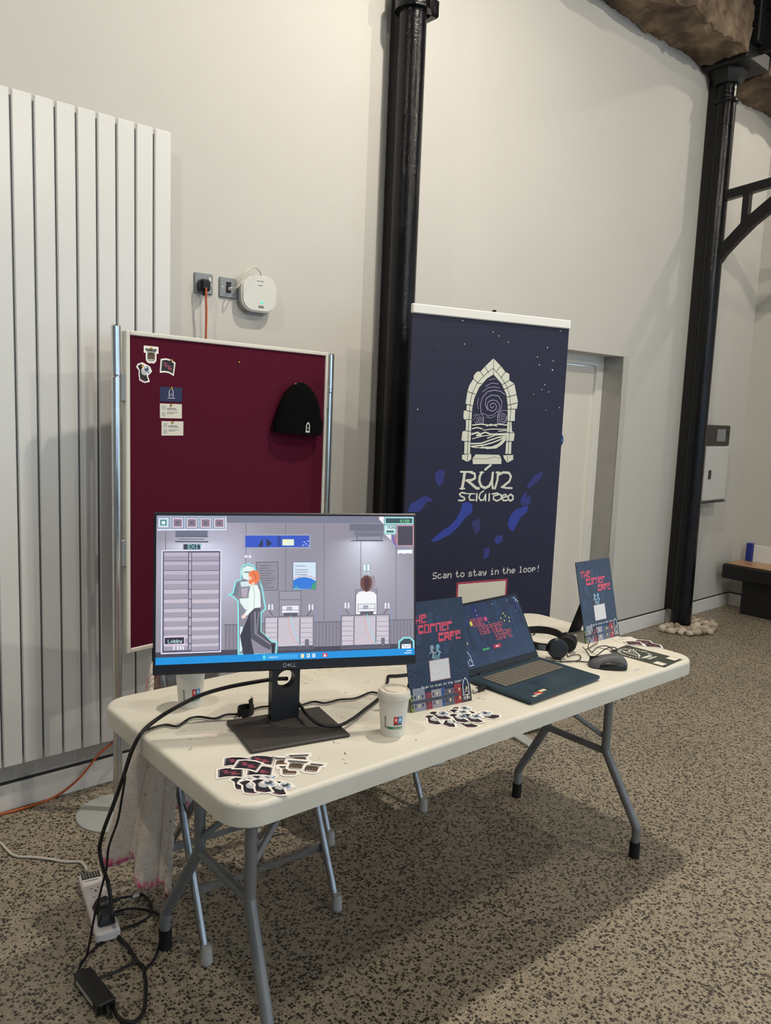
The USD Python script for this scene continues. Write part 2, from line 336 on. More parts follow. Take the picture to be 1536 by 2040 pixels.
struct('baseboard_back', cat(bx(-5, 3.86, WY - 0.012, WY, 0, 0.104, 0.003), bx(4.86, WX - 0.0005, WY - 0.012, WY, 0, 0.104, 0.003)), 'skirting_paint')
under(bb, 'shadow_gap', cat(bx(-5, 3.86, WY - 0.004, WY, 0.104, 0.114), bx(4.86, WX - 0.0005, WY - 0.004, WY, 0.104, 0.114)), 'groove')
struct('baseboard_right', bx(WX - 0.012, WX, -0.9, WY - 0.0125, 0, 0.104, 0.003), 'skirting_paint')
under('/World/baseboard_right', 'shadow_gap', bx(WX - 0.004, WX, -0.9, WY - 0.004, 0.104, 0.114), 'groove')
# door in its recess
d1 = '/World/door_1'
DY = WY + 0.155
struct('door_1', cat(bx(3.93, 4.735, DY + 0.012, DY + 0.055, 0.006, 1.90)), 'door_paint')
under(d1, 'door_frame', cat(bx(4.735, 4.80, DY - 0.01, DY + 0.06, 0, 1.972), bx(3.86, 3.925, DY - 0.01, DY + 0.06, 0, 1.972), bx(3.925, 4.735, DY - 0.01, DY + 0.06, 1.906, 1.972)), 'frame_paint')
under(d1, 'door_stop', bx(4.715, 4.735, DY - 0.01, DY + 0.012, 0, 1.906), 'frame_paint')
under(d1, 'reveal_lining', bx(4.792, 4.80, WY - 0.002, DY - 0.01, 0.0, 1.972), 'brushed_steel', label='brushed steel lining on the right side of the door recess')
under(d1, 'edge_trim', bx(4.800, 4.862, WY - 0.006, WY - 0.0005, 0, 1.975), 'edge_metal', label='pale metal edge strip beside the door recess')
sg = Art(); sg.add(Point(0, 0).buffer(0.042, quad_segs=16), '1f4f9e')
for k, (yy, ww) in enumerate(((0.016, 0.04), (0.0, 0.056), (-0.016, 0.04))): sg.rect(-ww / 2, ww / 2, yy - 0.0045, yy + 0.0045, 'd9e2ee')
q, cc = sg.mesh(STAND)
sgn = Thing('door_sign', 'round blue mandatory sign with white lines on the pale door', 'sign', (4.374, DY + 0.012, 1.40))
sgn.add('disc', xf(lathe([(0, 0), (0.0435, 0), (0.0435, 0.0015), (0, 0.0015)]), STAND), 'blue_paint'); sgn.add('printed_face', xf(q, t=(0, -0.0016, 0)), 'print', colors=cc)
# small nail above the banner
single('wall_nail', 'small dark nail in the wall above the roll-up banner', 'nail', cyl((3.451, WY, 2.126), (3.451, WY - 0.02, 2.126), 0.006), 'matt_iron')

# rough timber beam along the wall top
def timber(x0, x1, y0, y1, z0, z1, seed):
    b = bx(x0, x1, y0, y1, z0, z1)
    for _ in range(2): b = b.subdivide()
    b = b.subdivide_to_size(0.045)
    p = b.vertices; n = np.stack([0.45 * (meshkit.fbm(p * 4 + 10 * k, 2, seed + k) - 0.5) + 0.55 * (meshkit.fbm(p * 16 + 10 * k, 3, seed + k) - 0.5) for k in range(3)], 1)
    b.vertices = p + n * np.array([0.0, 0.10, 0.12]); return b
cb = Thing('timber_beam', 'rough brown timber beam along the top of the wall left of the far column', 'beam', (4.9, 2.86, 3.98))
cb.add('timber', timber(1.5, 5.47, 2.68, 3.03, 4.02, 4.42, 3), 'rough_timber', world=True, smooth=60)
cb2 = Thing('timber_beam', 'weathered brown timber beam right of the far column top', 'beam', (6.2, 2.86, 3.94))
cb2.add('timber', timber(5.84, 6.69, 2.70, 3.03, 3.97, 4.40, 9), 'rough_timber', world=True, smooth=60)
# iron columns
def column(name_label, cx, ring_z, cap):
    t = Thing('iron_column', name_label, 'column', (cx, 2.90, 0))
    t.add('shaft', lathe([(0.0, 0), (0.076, 0), (0.073, 0.5), (0.066, 1.6), (0.064, 4.0 if cap else 4.35), (0, 4.0 if cap else 4.35)], 48), 'black_iron')
    t.add('wall_web', bx(-0.022, 0.022, 0.06, 0.128, 0.12, 4.0), 'matt_iron')
    if not cap:
        t.add('collar', xf(cat(lathe([(0.06, -0.03), (0.085, -0.03), (0.085, 0.05), (0.06, 0.05)]), bx(0.03, 0.125, -0.05, 0.05, -0.03, 0.05, 0.01)), t=(0, 0, ring_z)), 'black_iron')
    else:
        t.add('collar', xf(lathe([(0.055, -0.014), (0.072, -0.014), (0.08, -0.006), (0.08, 0.006), (0.072, 0.014), (0.055, 0.014)]), t=(0, 0, ring_z)), 'black_iron')
        t.add('capital', cat(xf(lathe([(0.0, 3.90), (0.09, 3.90), (0.13, 3.97), (0.13, 4.0), (0, 4.0)], 8), rz=PI / 8), bx(-0.17, 0.17, -0.20, 0.12, 3.98, 4.09, 0.01), bx(-0.11, 0.11, -0.24, 0.12, 4.09, 4.42, 0.01)), 'matt_iron')
        t.add('roof_girder', cat(bx(-0.05, 0.05, -2.6, -0.20, 4.30, 4.42), bx(-0.02, 0.02, -2.6, -0.2, 4.05, 4.3)), 'matt_iron')
        A = [(-0.05, 0.28), (-0.37, 0.312), (-1.3, 0.36), (-1.3, 0.30), (-0.37, 0.252), (-0.05, 0.215)]
        B = [(-0.045, -0.24), (-0.10, -0.16), (-0.19, -0.07), (-0.29, 0.02), (-0.42, 0.11), (-0.60, 0.19), (-0.80, 0.25), (-0.80, 0.31), (-0.58, 0.26), (-0.40, 0.20), (-0.29, 0.12), (-0.20, 0.05), (-0.11, -0.04), (-0.045, -0.10)]
        pp = unary_union([Polygon(A), Polygon(B), sbox(-0.235, 0.02, -0.19, 0.27)]).buffer(-0.012).buffer(0.024).buffer(-0.012)
        q = ext(pp, 0.05)                                       # drawn in (y, z), thick along x
        q.vertices = q.vertices[:, [2, 0, 1]] + np.array([-0.025, 0, 2.90])
        q.invert() if q.volume < 0 else None
        t.add('arched_bracket', q, 'black_iron')
    return t
column('glossy black iron column between the pinboard and the banner', 2.634, 3.40, False)
column('black iron column with arched bracket standing in a ring of pebbles', 5.645, 3.79, True)
# pebbles round the far column
def pebble(s, k):
    p = trimesh.creation.icosphere(3); n = meshkit.fbm(p.vertices * 1.3 + 7 * k, 2, k)
    p.vertices *= (0.75 + 0.5 * n)[:, None]; p.vertices *= np.array(s); p.apply_translation((0, 0, -p.bounds[0, 2])); return p
PEB = 'tan pebble in the ring of loose stones round the foot of the far column'
protos, spots = [], []
for ring, (rad, cnt) in enumerate(((0.130, 11), (0.192, 15), (0.255, 13))):
    for i in range(cnt):
        a = PI * (0.98 + 1.10 * (i + 0.35 * rng.random()) / cnt) if ring < 2 else PI * (1.0 + 1.0 * (i + 0.4 * rng.random()) / cnt)
        rr = rad + 0.012 * (rng.random() - 0.5)
        x, y = rr * math.cos(a) * 1.05, rr * math.sin(a) * 0.92
        if 2.90 + y < 2.98: spots.append((5.645 + x, 2.90 + y))
for i, (x, y) in enumerate(spots):
    if i < 5:
        s = ((0.037, 0.026, 0.026), (0.030, 0.027, 0.027), (0.040, 0.024, 0.021), (0.026, 0.022, 0.022), (0.034, 0.029, 0.019))[i]
        t = Thing('pebble', PEB, 'pebble', (x, y, 0), rng.random() * 6, group='pebbles round the far column'); t.add('stone', pebble(s, i), 'pebble_stone', smooth=True); protos.append(t)
    else:
        protos[i % 5].copy(PEB, loc=(x, y, 0), rz=rng.random() * 6)

# radiator: tall vertical panels
rad = Thing('radiator', 'tall white vertical panel radiator on the wall at the left', 'radiator', (1.0, 3.0, 0.195))
for k in range(13):
    x1 = 1.475 - 0.0733 * k; rad.add('panel', bx(x1 - 0.0655, x1, 2.975, 2.990, 0.195, 2.578 + 0.002 * k * 0, 0.003), 'radiator_enamel', world=True)
for z in (2.46, 0.25): rad.add('back_header', bx(0.525, 1.47, 2.994, 3.015, z, z + 0.07), 'radiator_enamel', world=True)
rad.add('back_sheet', bx(0.525, 1.472, 2.990, 2.994, 0.22, 2.56), 'plate_grey', world=True)
for x in (0.7, 1.3):
    for z in (0.26, 2.46): rad.add('wall_bracket', bx(x, x + 0.03, 3.015, 3.033, z, z + 0.06), 'radiator_enamel', world=True)

# sockets, router
so = Thing('power_socket', 'square grey metal power socket with black plug above the pinboard', 'socket', (1.648, WY, 2.0))
so.add('faceplate', bx(1.606, 1.691, WY - 0.008, WY, 2.0, 2.083, 0.003), 'plate_grey', world=True); so.add('rocker_switch', bx(1.668, 1.679, WY - 0.012, WY - 0.008, 2.05, 2.068, 0.001), 'device_white', world=True); so.add('screw', xf(cyl((0, -0.0095, 0), (0, -0.008, 0), 0.003), t=(1.682, WY, 2.04)), 'satin_white', world=True)
so = Thing('data_socket', 'square grey metal data outlet left of the white wireless access point', 'socket', (1.764, WY, 2.0))
so.add('faceplate', bx(1.721, 1.806, WY - 0.008, WY, 1.997, 2.08, 0.003), 'plate_grey', world=True); so.add('outlet_insert', cat(bx(1.752, 1.775, WY - 0.0095, WY - 0.008, 2.052, 2.062), bx(1.752, 1.775, WY - 0.0095, WY - 0.008, 2.018, 2.05)), 'black_plastic', world=True)
for x in (1.734, 1.793): so.add('screw', xf(cyl((0, -0.0095, 0), (0, -0.008, 0), 0.003), t=(x, WY, 2.04)), 'satin_white', world=True)
so.add('cable_jack', bx(1.758, 1.770, WY - 0.030, WY - 0.0095, 2.028, 2.040, 0.001), 'device_white', world=True)
pg = Thing('wall_plug', 'black mains plug pushed into the grey wall socket', 'plug', (1.64, WY, 2.0))
pg.add('plug_body', bx(1.617, 1.662, WY - 0.045, WY - 0.0082, 2.008, 2.055, 0.008), 'black_plastic', world=True); pg.add('cord_grip', cyl((1.637, WY - 0.03, 2.010), (1.637, WY - 0.03, 1.99), 0.006), 'black_plastic', world=True)
ap = Thing('access_point', 'white rounded wireless access point with green light on the wall', 'wireless access point', (1.89, WY, 1.95))
def slab(poly, d, y): q = ext(poly, d); q.apply_transform(STAND); q.apply_translation((0, y, 0)); return q
ap.add('back_plate', slab(rrect(1.812, 1.972, 1.945, 2.092, 0.05), 0.020, WY), 'plate_base', world=True)
ap.add('front_cover', cat(slab(rrect(1.806, 1.980, 1.950, 2.105, 0.055), 0.016, WY - 0.026), slab(rrect(1.812, 1.974, 1.956, 2.099, 0.05), 0.005, WY - 0.042)), 'device_white', world=True)
ap.add('status_light', xf(cyl((0, -0.0485, 0), (0, -0.047, 0), 0.005), t=(1.905, WY, 1.992)), 'green_led', world=True)
a = Art()
for (x0, x1, z) in ((1.878, 1.892, 2.078), (1.896, 1.912, 2.078), (1.884, 1.906, 2.060)): a.rect(x0, x1, z, z + 0.003, '77787c')
for k in range(4): a.rect(1.888 + 0.007 * k, 1.893 + 0.007 * k, 1.968, 1.978, '5c5d60')
q, c_ = a.mesh(STAND); ap.add('printed_marks', xf(q, t=(0, WY - 0.0475, 0)), 'print', colors=c_, world=True)

CAB = {"mon_left":[[1.155,1.657,0.85],[1.14,1.697,0.84],[1.085,1.72,0.835],[1.027,1.749,0.825],[0.968,1.773,0.81],[0.906,1.79,0.785],[0.86,1.807,0.757],[0.808,1.774,0.748],[0.79,1.792,0.698],[0.791,1.846,0.608],[0.792,1.912,0.505],[0.793,1.972,0.416],[0.794,2.007,0.349],[0.796,2.01,0.322],[0.797,1.993,0.289],[0.798,1.962,0.263],[0.799,1.945,0.217],[0.8,1.938,0.162]],"fl1":[[0.888,2.151,0.008],[0.874,2.089,0.008],[0.876,2.032,0.008],[0.875,1.987,0.008],[0.872,1.937,0.008],[0.875,1.913,0.008],[0.862,1.874,0.008],[0.847,1.836,0.008],[0.809,1.763,0.008],[0.779,1.74,0.008],[0.757,1.751,0.008],[0.748,1.781,0.008],[0.751,1.816,0.008]],"thin_table":[[1.564,1.63,0.746],[1.513,1.64,0.746],[1.471,1.647,0.746],[1.453,1.665,0.746],[1.389,1.655,0.746],[1.346,1.672,0.746],[1.317,1.673,0.746],[1.293,1.678,0.746],[1.277,1.702,0.746],[1.234,1.702,0.746],[1.189,1.719,0.746],[1.153,1.747,0.746],[1.123,1.753,0.746],[1.084,1.741,0.746],[1.059,1.748,0.746],[1.034,1.76,0.746],[0.998,1.755,0.746],[0.973,1.787,0.746],[0.946,1.792,0.746],[0.899,1.765,0.746],[0.88,1.79,0.746],[0.845,1.791,0.746],[0.804,1.772,0.746],[0.785,1.781,0.697],[0.782,1.809,0.645],[0.779,1.806,0.624],[0.775,1.816,0.57],[0.772,1.833,0.507],[0.769,1.867,0.443],[0.766,1.882,0.403],[0.763,1.885,0.356],[0.76,1.901,0.309],[0.756,1.945,0.201],[0.753,1.981,0.092],[0.75,1.995,0.049]],"mon_right":[[1.177,1.645,0.79],[1.179,1.627,0.78],[1.165,1.58,0.775],[1.164,1.546,0.768],[1.173,1.524,0.763],[1.197,1.514,0.758],[1.227,1.512,0.755],[1.281,1.531,0.753],[1.352,1.567,0.75],[1.414,1.598,0.748],[1.465,1.629,0.746],[1.511,1.667,0.746],[1.559,1.709,0.746],[1.59,1.74,0.746],[1.615,1.729,0.746],[1.647,1.718,0.746],[1.685,1.714,0.746]],"pl1":[[0.881,2.172,0.06],[0.902,2.19,0.05],[0.939,2.213,0.03],[0.979,2.23,0.01],[1.013,2.224,0.006],[1.018,2.192,0.006],[1.007,2.137,0.006],[0.978,2.106,0.006],[0.932,2.098,0.006],[0.877,2.105,0.006],[0.842,2.09,0.006],[0.791,2.063,0.006],[0.767,2.039,0.015],[0.736,2.002,0.02]],"pl2":[[0.87,2.114,0.06],[0.892,2.129,0.05],[0.95,2.166,0.015],[0.986,2.149,0.006],[1.006,2.114,0.006],[1.01,2.081,0.006],[0.995,2.041,0.006],[0.96,1.984,0.006],[0.918,1.929,0.006],[0.885,1.906,0.006],[0.871,1.903,0.006],[0.872,1.932,0.006],[0.852,1.943,0.006],[0.816,1.941,0.006],[0.773,1.945,0.006],[0.757,1.949,0.006]],"white":[[0.733,2.898,0.006],[0.757,2.805,0.006],[0.762,2.737,0.006],[0.774,2.684,0.006],[0.82,2.638,0.006],[0.856,2.597,0.006],[0.89,2.551,0.006],[0.927,2.521,0.006],[0.927,2.476,0.015],[0.921,2.434,0.02]],"orange":[[1.636,2.985,2.02],[1.636,2.985,1.97],[1.64,2.99,1.84],[1.63,3.0,1.2],[1.58,3.0,0.6],[1.45,3.0,0.3],[1.257,2.99,0.19],[1.186,2.985,0.153],[1.134,2.98,0.106],[1.082,2.975,0.065],[1.02,3.018,0.006],[0.92,3.0,0.006],[0.814,3.005,0.006],[0.751,3.029,0.006]],"ap":[[1.76,3.01,2.034],[1.767,2.98,2.034],[1.777,2.97,2.043],[1.795,2.965,2.075],[1.814,2.965,2.108],[1.849,2.97,2.13],[1.888,2.985,2.121],[1.905,2.995,2.101]],"mouse":[[2.225,1.448,0.75],[2.237,1.47,0.744],[2.219,1.49,0.744],[2.192,1.509,0.744],[2.166,1.519,0.744],[2.15,1.545,0.744],[2.125,1.57,0.744]],"hs1":[[2.327,1.545,0.76],[2.345,1.542,0.745],[2.299,1.489,0.744],[2.34,1.492,0.744],[2.416,1.514,0.744],[2.463,1.516,0.744],[2.465,1.497,0.744],[2.436,1.484,0.744],[2.461,1.534,0.744],[2.419,1.545,0.744],[2.355,1.522,0.744],[2.343,1.524,0.75],[2.343,1.534,0.76],[2.408,1.565,0.78],[2.449,1.582,0.8],[2.477,1.592,0.78],[2.467,1.576,0.75],[2.414,1.562,0.745],[2.355,1.551,0.745]],"hs2":[[2.204,1.546,0.744],[2.172,1.523,0.744],[2.193,1.505,0.744],[2.224,1.494,0.744],[2.262,1.506,0.744],[2.284,1.531,0.744],[2.257,1.541,0.744],[2.236,1.54,0.744],[2.255,1.559,0.744]],"loop":[[2.336,1.787,0.744],[2.358,1.782,0.744],[2.415,1.821,0.744],[2.451,1.821,0.744],[2.467,1.802,0.744],[2.447,1.776,0.744],[2.412,1.769,0.744],[2.389,1.784,0.744],[2.397,1.81,0.744],[2.362,1.78,0.744]],"usb":[[1.751,1.533,0.748],[1.738,1.49,0.748],[1.773,1.491,0.748]]}
single('network_cable', 'thin off-white network cable looping from data outlet to access point', 'cable', tube(CAB['ap'], 0.0032, 8, 8), 'cable_white')
single('orange_cable', 'orange extension cable hanging behind the pinboard and along the wall floor', 'cable', tube(CAB['orange'], 0.0045, 8, 8), 'cable_orange')

# ---------------------------------------------------------------- pinboard
b0, b1 = np.array([1.165, 2.765, 0.0]), np.array([2.225, 2.91, 0.0])
BYAW = math.atan2(b1[1] - b0[1], b1[0] - b0[0]); BL = float(np.linalg.norm(b1 - b0))
BM = rot(BYAW); BM[:3, 3] = b0
pb = Thing('pinboard', 'freestanding maroon felt display board with white frame on steel posts', 'display board', M=BM)
fr = 0.018
pb.add('felt_panel', bx(0.045, BL - 0.040, -0.008, 0.008, 0.635, 1.785), 'felt')
pb.add('board_frame', cat(bx(0.030, 0.048, -0.015, 0.015, 0.62, 1.80, 0.003), bx(BL - 0.043, BL - 0.027, -0.015, 0.015, 0.62, 1.80, 0.003), bx(0.048, BL - 0.043, -0.015, 0.015, 1.784, 1.80, 0.003), bx(0.048, BL - 0.043, -0.015, 0.015, 0.62, 0.637, 0.003)), 'white_frame')
for x, zt in ((0.0, 1.815), (BL, 1.797)):
    pb.add('post', xf(lathe([(0.0, 0.012), (0.0165, 0.012), (0.0165, zt - 0.18), (0.0150, zt - 0.178), (0.0165, zt - 0.17), (0.0165, zt - 0.004), (0.013, zt), (0, zt)], 24), t=(x, 0, 0)), 'chrome_tube')
    pb.add('round_foot', xf(lathe([(0, 0), (0.15, 0), (0.15, 0.006), (0.135, 0.012), (0, 0.012)], 48), t=(x, 0, 0)), 'plate_base')
    for z in (0.95, 1.55):
        s = 1 if x == 0 else -1; pb.add('post_clip', bx(min(x + s * 0.012, x + s * 0.032), max(x + s * 0.012, x + s * 0.032), -0.012, 0.012, z, z + 0.10, 0.003), 'plate_grey')
def on_board(u, z, ang=0.0, off=-0.0085):
    return BM @ trimesh.transformations.translation_matrix((u, off, z)) @ STAND @ rot(ang)

# ---------------------------------------------------------------- table
TA = math.atan2(-0.0233195, 0.99972806)
TM = rot(TA); TM[:3, 3] = (0.79825, 1.31390, 0)
tb = Thing('folding_table', 'long off-white plastic folding table on grey tubular legs', 'table', M=TM)
def table_top():
    L_, W_ = 1.83, 0.752; o = rrect(0, L_, 0, W_, 0.075)
    prof = [(0.0, 0.690), (0.0, 0.728), (0.0015, 0.733), (0.004, 0.7365), (0.008, 0.739), (0.013, 0.740)]
    layers = [np.array(o.buffer(-d if d else 0, quad_segs=8).exterior.coords)[:-1] for d, _ in prof]
    n = 96
    def res(c):
        ls = LineString(np.vstack([c, c[:1]])); 
        return np.array([ls.interpolate(t, normalized=True).coords[0] for t in np.linspace(0, 1, n, endpoint=False)])
    def ring(d):
        c = Polygon(rrect(0, L_, 0, W_, 0.075)).buffer(-d, quad_segs=12) if d else Polygon(rrect(0, L_, 0, W_, 0.075))
        return c
    base = np.array(rrect(0, L_, 0, W_, 0.075).exterior.coords)[:-1]
    ctr = np.clip(base, [0.075, 0.075], [L_ - 0.075, W_ - 0.075]); dirs = base - ctr; dirs /= np.maximum(np.linalg.norm(dirs, axis=1, keepdims=True), 1e-9)
    V = []; N = len(base)
    for d, z in prof: V.append(np.c_[base - dirs * d, np.full(N, z)])
    V.append(np.c_[base - dirs * 0.012, np.full(N, 0.690)]); V.append(np.c_[base - dirs * 0.012, np.full(N, 0.712)])
    order = [7, 6, 0, 1, 2, 3, 4, 5]; F = []
    for a_, b_ in zip(order[:-1], order[1:]):
        for k in range(N):
            k2 = (k + 1) % N; F += [(a_ * N + k, a_ * N + k2, b_ * N + k2), (a_ * N + k, b_ * N + k2, b_ * N + k)]
    V = np.vstack(V); V = np.vstack([V, [[L_ / 2, W_ / 2, 0.740], [L_ / 2, W_ / 2, 0.712]]]); c1, c2 = len(V) - 2, len(V) - 1
    for k in range(N):
        k2 = (k + 1) % N; F += [(5 * N + k, 5 * N + k2, c1), (7 * N + k2, 7 * N + k, c2)]
    q = trimesh.Trimesh(V, F, process=False); trimesh.repair.fix_normals(q); return q
tb.add('tabletop', table_top(), 'table_plastic', smooth=25)
a = Art(0.0000005, 0.74008); r2 = random.Random(21)
for k in range(95):
    x, y, an, ln = 0.05 + 1.72 * r2.random(), 0.04 + 0.67 * r2.random(), r2.random() * PI, 0.003 + 0.012 * r2.random() ** 2
    pts = [(x + ln * t * math.cos(an) + 0.0012 * r2.random(), y + ln * t * math.sin(an) + 0.0012 * r2.random()) for t in (0, 0.5, 1)]
    a.line(pts, 0.0010 + 0.0022 * r2.random(), r2.choice(('5a5344', '7a725f', '8d866f', '6a6250')))
for k in range(16):
    x, y = 0.885 + 0.05 * r2.random(), 0.175 + 0.035 * r2.random(); a.line([(x, y), (x + 0.012 * r2.random(), y - 0.010 * r2.random())], 0.0016, r2.choice(('c98a88', 'd2a09a', 'b8706e')))
for k in range(14):
    x, y = 0.12 + 0.05 * r2.random(), 0.345 + 0.04 * r2.random(); a.line([(x, y), (x + 0.010 * r2.random(), y - 0.006)], 0.002, r2.choice(('e0b8b0', 'dcae a8'.replace(' ', ''))))
for k in range(40):
    x, y = 0.62 + 0.10 * r2.gauss(0, 1) * 0.6, 0.60 + 0.03 * r2.gauss(0, 1); a.add(Point(x, min(max(y, 0.5), 0.70)).buffer(0.003 + 0.004 * r2.random(), quad_segs=3), r2.choice(('d6cab0', 'd9ceb6', 'd2c5a8')))
for k in range(9): x = 1.50 + 0.004 * k; a.line([(x, 0.045 + 0.002 * r2.random()), (x + 0.006, 0.05)], 0.003, r2.choice(('a9b4bd', 'b5bcc0')))
q, c_ = a.mesh(); tb.add('scuff_marks', q, 'print', colors=c_, kind='stuff')
def legset(xt, xb, hx):
    YF, YB = (0.25, 0.10), (0.505, 0.645)
    for yt, yb in ((0.245, 0.098), (0.512, 0.648)):
        pts = [(xt, yt, 0.70), (xt, yt, 0.42), (xt, yt, 0.36), (xt + (xb - xt) * 0.12, yt + (yb - yt) * 0.10, 0.325), (xt + (xb - xt) * 0.85, yb - (yb - yt) * 0.08, 0.13), (xb, yb, 0.095), (xb, yb, 0.055)]
        tb.add('leg', tube(spline(pts, 6), 0.0155, 16), 'grey_steel'); tb.add('foot_cap', cyl((xb, yb, 0.0), (xb, yb, 0.058), 0.0185), 'rubber_black', label='black rubber foot cap')
    tb.add('leg_crossbar', tube([(xt, 0.245, 0.345), (xt, 0.378, 0.345), (xt, 0.512, 0.345)], 0.013, 12), 'grey_steel')
    tb.add('top_crossbar', cyl((xt, 0.03, 0.700), (xt, 0.72, 0.700), 0.0125, 12), 'grey_steel')
    for s in (-1, 1): tb.add('folding_brace', tube([(xt, 0.378 + s * 0.115, 0.40), (hx, 0.378 + s * 0.012, 0.60)], 0.009, 10), 'grey_steel')
    tb.add('brace_hinge', cat(bx(min(hx, hx + math.copysign(0.07, hx - xt)), max(hx, hx + math.copysign(0.07, hx - xt)), 0.357, 0.399, 0.575, 0.625, 0.004), tube([(hx, 0.378, 0.60), (hx + (hx - xt) * 0.55, 0.378, 0.700)], 0.011, 10)), 'grey_steel')
legset(0.185, 0.150, 0.44); legset(1.68, 1.685, 1.42)
tb.add('side_rail', bx(0.10, 1.73, 0.05, 0.075, 0.69, 0.712), 'grey_steel'); tb.add('side_rail', bx(0.10, 1.73, 0.677, 0.702, 0.69, 0.712), 'grey_steel')
TZ = 0.7403

# ---------------------------------------------------------------- chairs
ch = Thing('folding_chair', 'grey metal folding chair with the blanket over it, under the table end', 'chair', (1.238, 1.808, 0), -0.078, group=None)
for s in (-1, 1):
    x = s * 0.218; lean = 0.45
    ch.add('front_leg', tube(spline([(x, 0.004, 0.03), (x, 0.03 * 0 + lean * 0.3, 0.30), (x, lean * 0.55, 0.55), (x, lean * 0.72, 0.70), (x * 0.97, lean * 0.76, 0.755)], 5), 0.0115, 14), 'chair_tube')
    ch.add('rear_leg', tube([(s * 0.195, 0.46, 0.03), (s * 0.195, 0.12, 0.43)], 0.0105, 14), 'chair_tube')
    ch.add('foot_cap', lathe([(0, 0), (0.013, 0), (0.0175, 0.008), (0.0165, 0.03), (0.0135, 0.055), (0, 0.055)], 18).apply_translation((x, -0.003, 0)), 'rubber_grey', label='pale grey rubber foot cap')
    ch.add('foot_cap', lathe([(0, 0), (0.013, 0), (0.0165, 0.008), (0.0155, 0.03), (0.013, 0.05), (0, 0.05)], 18).apply_translation((s * 0.195, 0.468, 0)), 'rubber_grey')
def flatbar(y, z, w):
    pts = [(-w, y, z), (-w + 0.09, y, z - 0.004), (w - 0.09, y, z - 0.004), (w, y, z)]
    o = []
    for (p, q, h0, h1) in ((pts[0], pts[1], 0.017, 0.008), (pts[1], pts[2], 0.008, 0.008), (pts[2], pts[3], 0.008, 0.017)):
        v = [(p[0], y + d, p[2] + e * h0) for d in (-0.004, 0.004) for e in (-1, 1)] + [(q[0], y + d, q[2] + e * h1) for d in (-0.004, 0.004) for e in (-1, 1)]
        o.append(trimesh.convex.convex_hull(np.array(v)))
    return cat(*o)
ch.add('front_crossbar', flatbar(0.45 * 0.175 + 0.010, 0.17, 0.215), 'chair_tube'); ch.add('rear_crossbar', flatbar(0.34, 0.17, 0.19), 'chair_tube')
ch.add('seat', bx(-0.19, 0.19, 0.0, 0.36, 0.432, 0.448, 0.006), 'chair_tube'); ch.add('backrest', xf(bx(-0.205, 0.205, -0.005, 0.005, -0.09, 0.07, 0.004), rx=-0.42, t=(0, 0.310, 0.675)), 'chair_tube')
ch.copy('grey metal folding chair behind the middle of the table, legs bare', loc=(1.884, 2.085, 0), rz=-0.072)

# fleece blanket thrown over the near chair, hanging down on its left
def blanket():
    top = spline([(1.50, 2.185, 0.60), (1.44, 2.165, 0.775), (1.22, 2.165, 0.785), (1.035, 2.165, 0.78), (1.00, 2.10, 0.66), (0.985, 2.05, 0.585), (0.99, 2.005, 0.52), (1.01, 1.985, 0.47)], 34)
    bot = spline([(1.60, 2.23, 0.07), (1.47, 2.27, 0.20), (1.22, 2.28, 0.20), (0.985, 2.24, 0.235), (0.880, 2.13, 0.232), (0.925, 2.09, 0.225), (0.955, 2.00, 0.175), (0.995, 1.985, 0.165)], 34)
    nu, nv = len(top), 46; u = np.linspace(0, 1, nu); V = np.zeros((nu, nv, 3)); C = np.zeros((nu, nv, 3))
    tn = np.gradient(top[:, :2], axis=0); tn /= np.linalg.norm(tn, axis=1, keepdims=True); nr = np.c_[tn[:, 1], -tn[:, 0], np.zeros(nu)]
    for j in range(nv):
        t = j / (nv - 1); s = t ** 0.8
        fold = (0.010 * np.sin(u * 64) + 0.020 * np.sin(u * 33 + 1.0)) * (0.25 + t) * (0.4 + 0.6 * np.clip((u - 0.3) / 0.2, 0, 1))
        p = top * (1 - t) + bot * t; p[:, :2] += (bot[:, :2] - top[:, :2]) * (s - t)[..., None] if np.ndim(s) else (bot[:, :2] - top[:, :2]) * (s - t)
        V[:, j] = p + nr * fold[:, None]
        V[:, j, 2] -= 0.02 * np.sin(u * 33) * t ** 3
    P = V.reshape(-1, 3); nz = meshkit.fbm(P * 55, 3, 4); tt = np.tile(np.linspace(0, 1, nv), nu); uu = np.repeat(u, nv)
    cream = np.array(lin('dccab6')); pink = np.array(lin('e0527e')); pale = np.array(lin('e8ded4'))
    edge = np.clip((tt + 0.05 * (nz - 0.5) - 0.945) / 0.02, 0, 1) * np.where(np.sin(uu * 900 + 6 * nz) > -0.45, 1.0, 0.25); patch = ((tt > 0.06) & (tt < 0.34) & (uu < 0.47) & (uu > 0.05) & (nz + 0.12 * np.sin(uu * 60 + tt * 30) > 0.50)).astype(float)
    k = np.clip(edge + patch, 0, 1)[:, None]; C = (cream + (pale - cream) * nz[:, None]) * (1 - k) + pink * k
    P = P + (meshkit.fbm(P * 90, 2, 8)[:, None] - 0.5) * 0.006
    idx = np.arange(nu * nv).reshape(nu, nv); a_, b_, c_, d_ = idx[:-1, :-1].ravel(), idx[1:, :-1].ravel(), idx[1:, 1:].ravel(), idx[:-1, 1:].ravel()
    F = np.vstack([np.c_[a_, b_, c_], np.c_[a_, c_, d_]]); q = trimesh.Trimesh(P, F, process=False); N = q.vertex_normals
    P2 = P - N * 0.010; n0 = len(P)
    rim = np.r_[idx[:, 0], idx[-1, 1:], idx[-2::-1, -1], idx[0, -2:0:-1]]; r2 = np.roll(rim, -1)
    FF = np.vstack([F, F[:, ::-1] + n0, np.c_[rim, rim + n0, r2 + n0], np.c_[rim, r2 + n0, r2]])
    return trimesh.Trimesh(np.vstack([P, P2]), FF, process=False), np.vstack([C, C])
bq, bc = blanket()
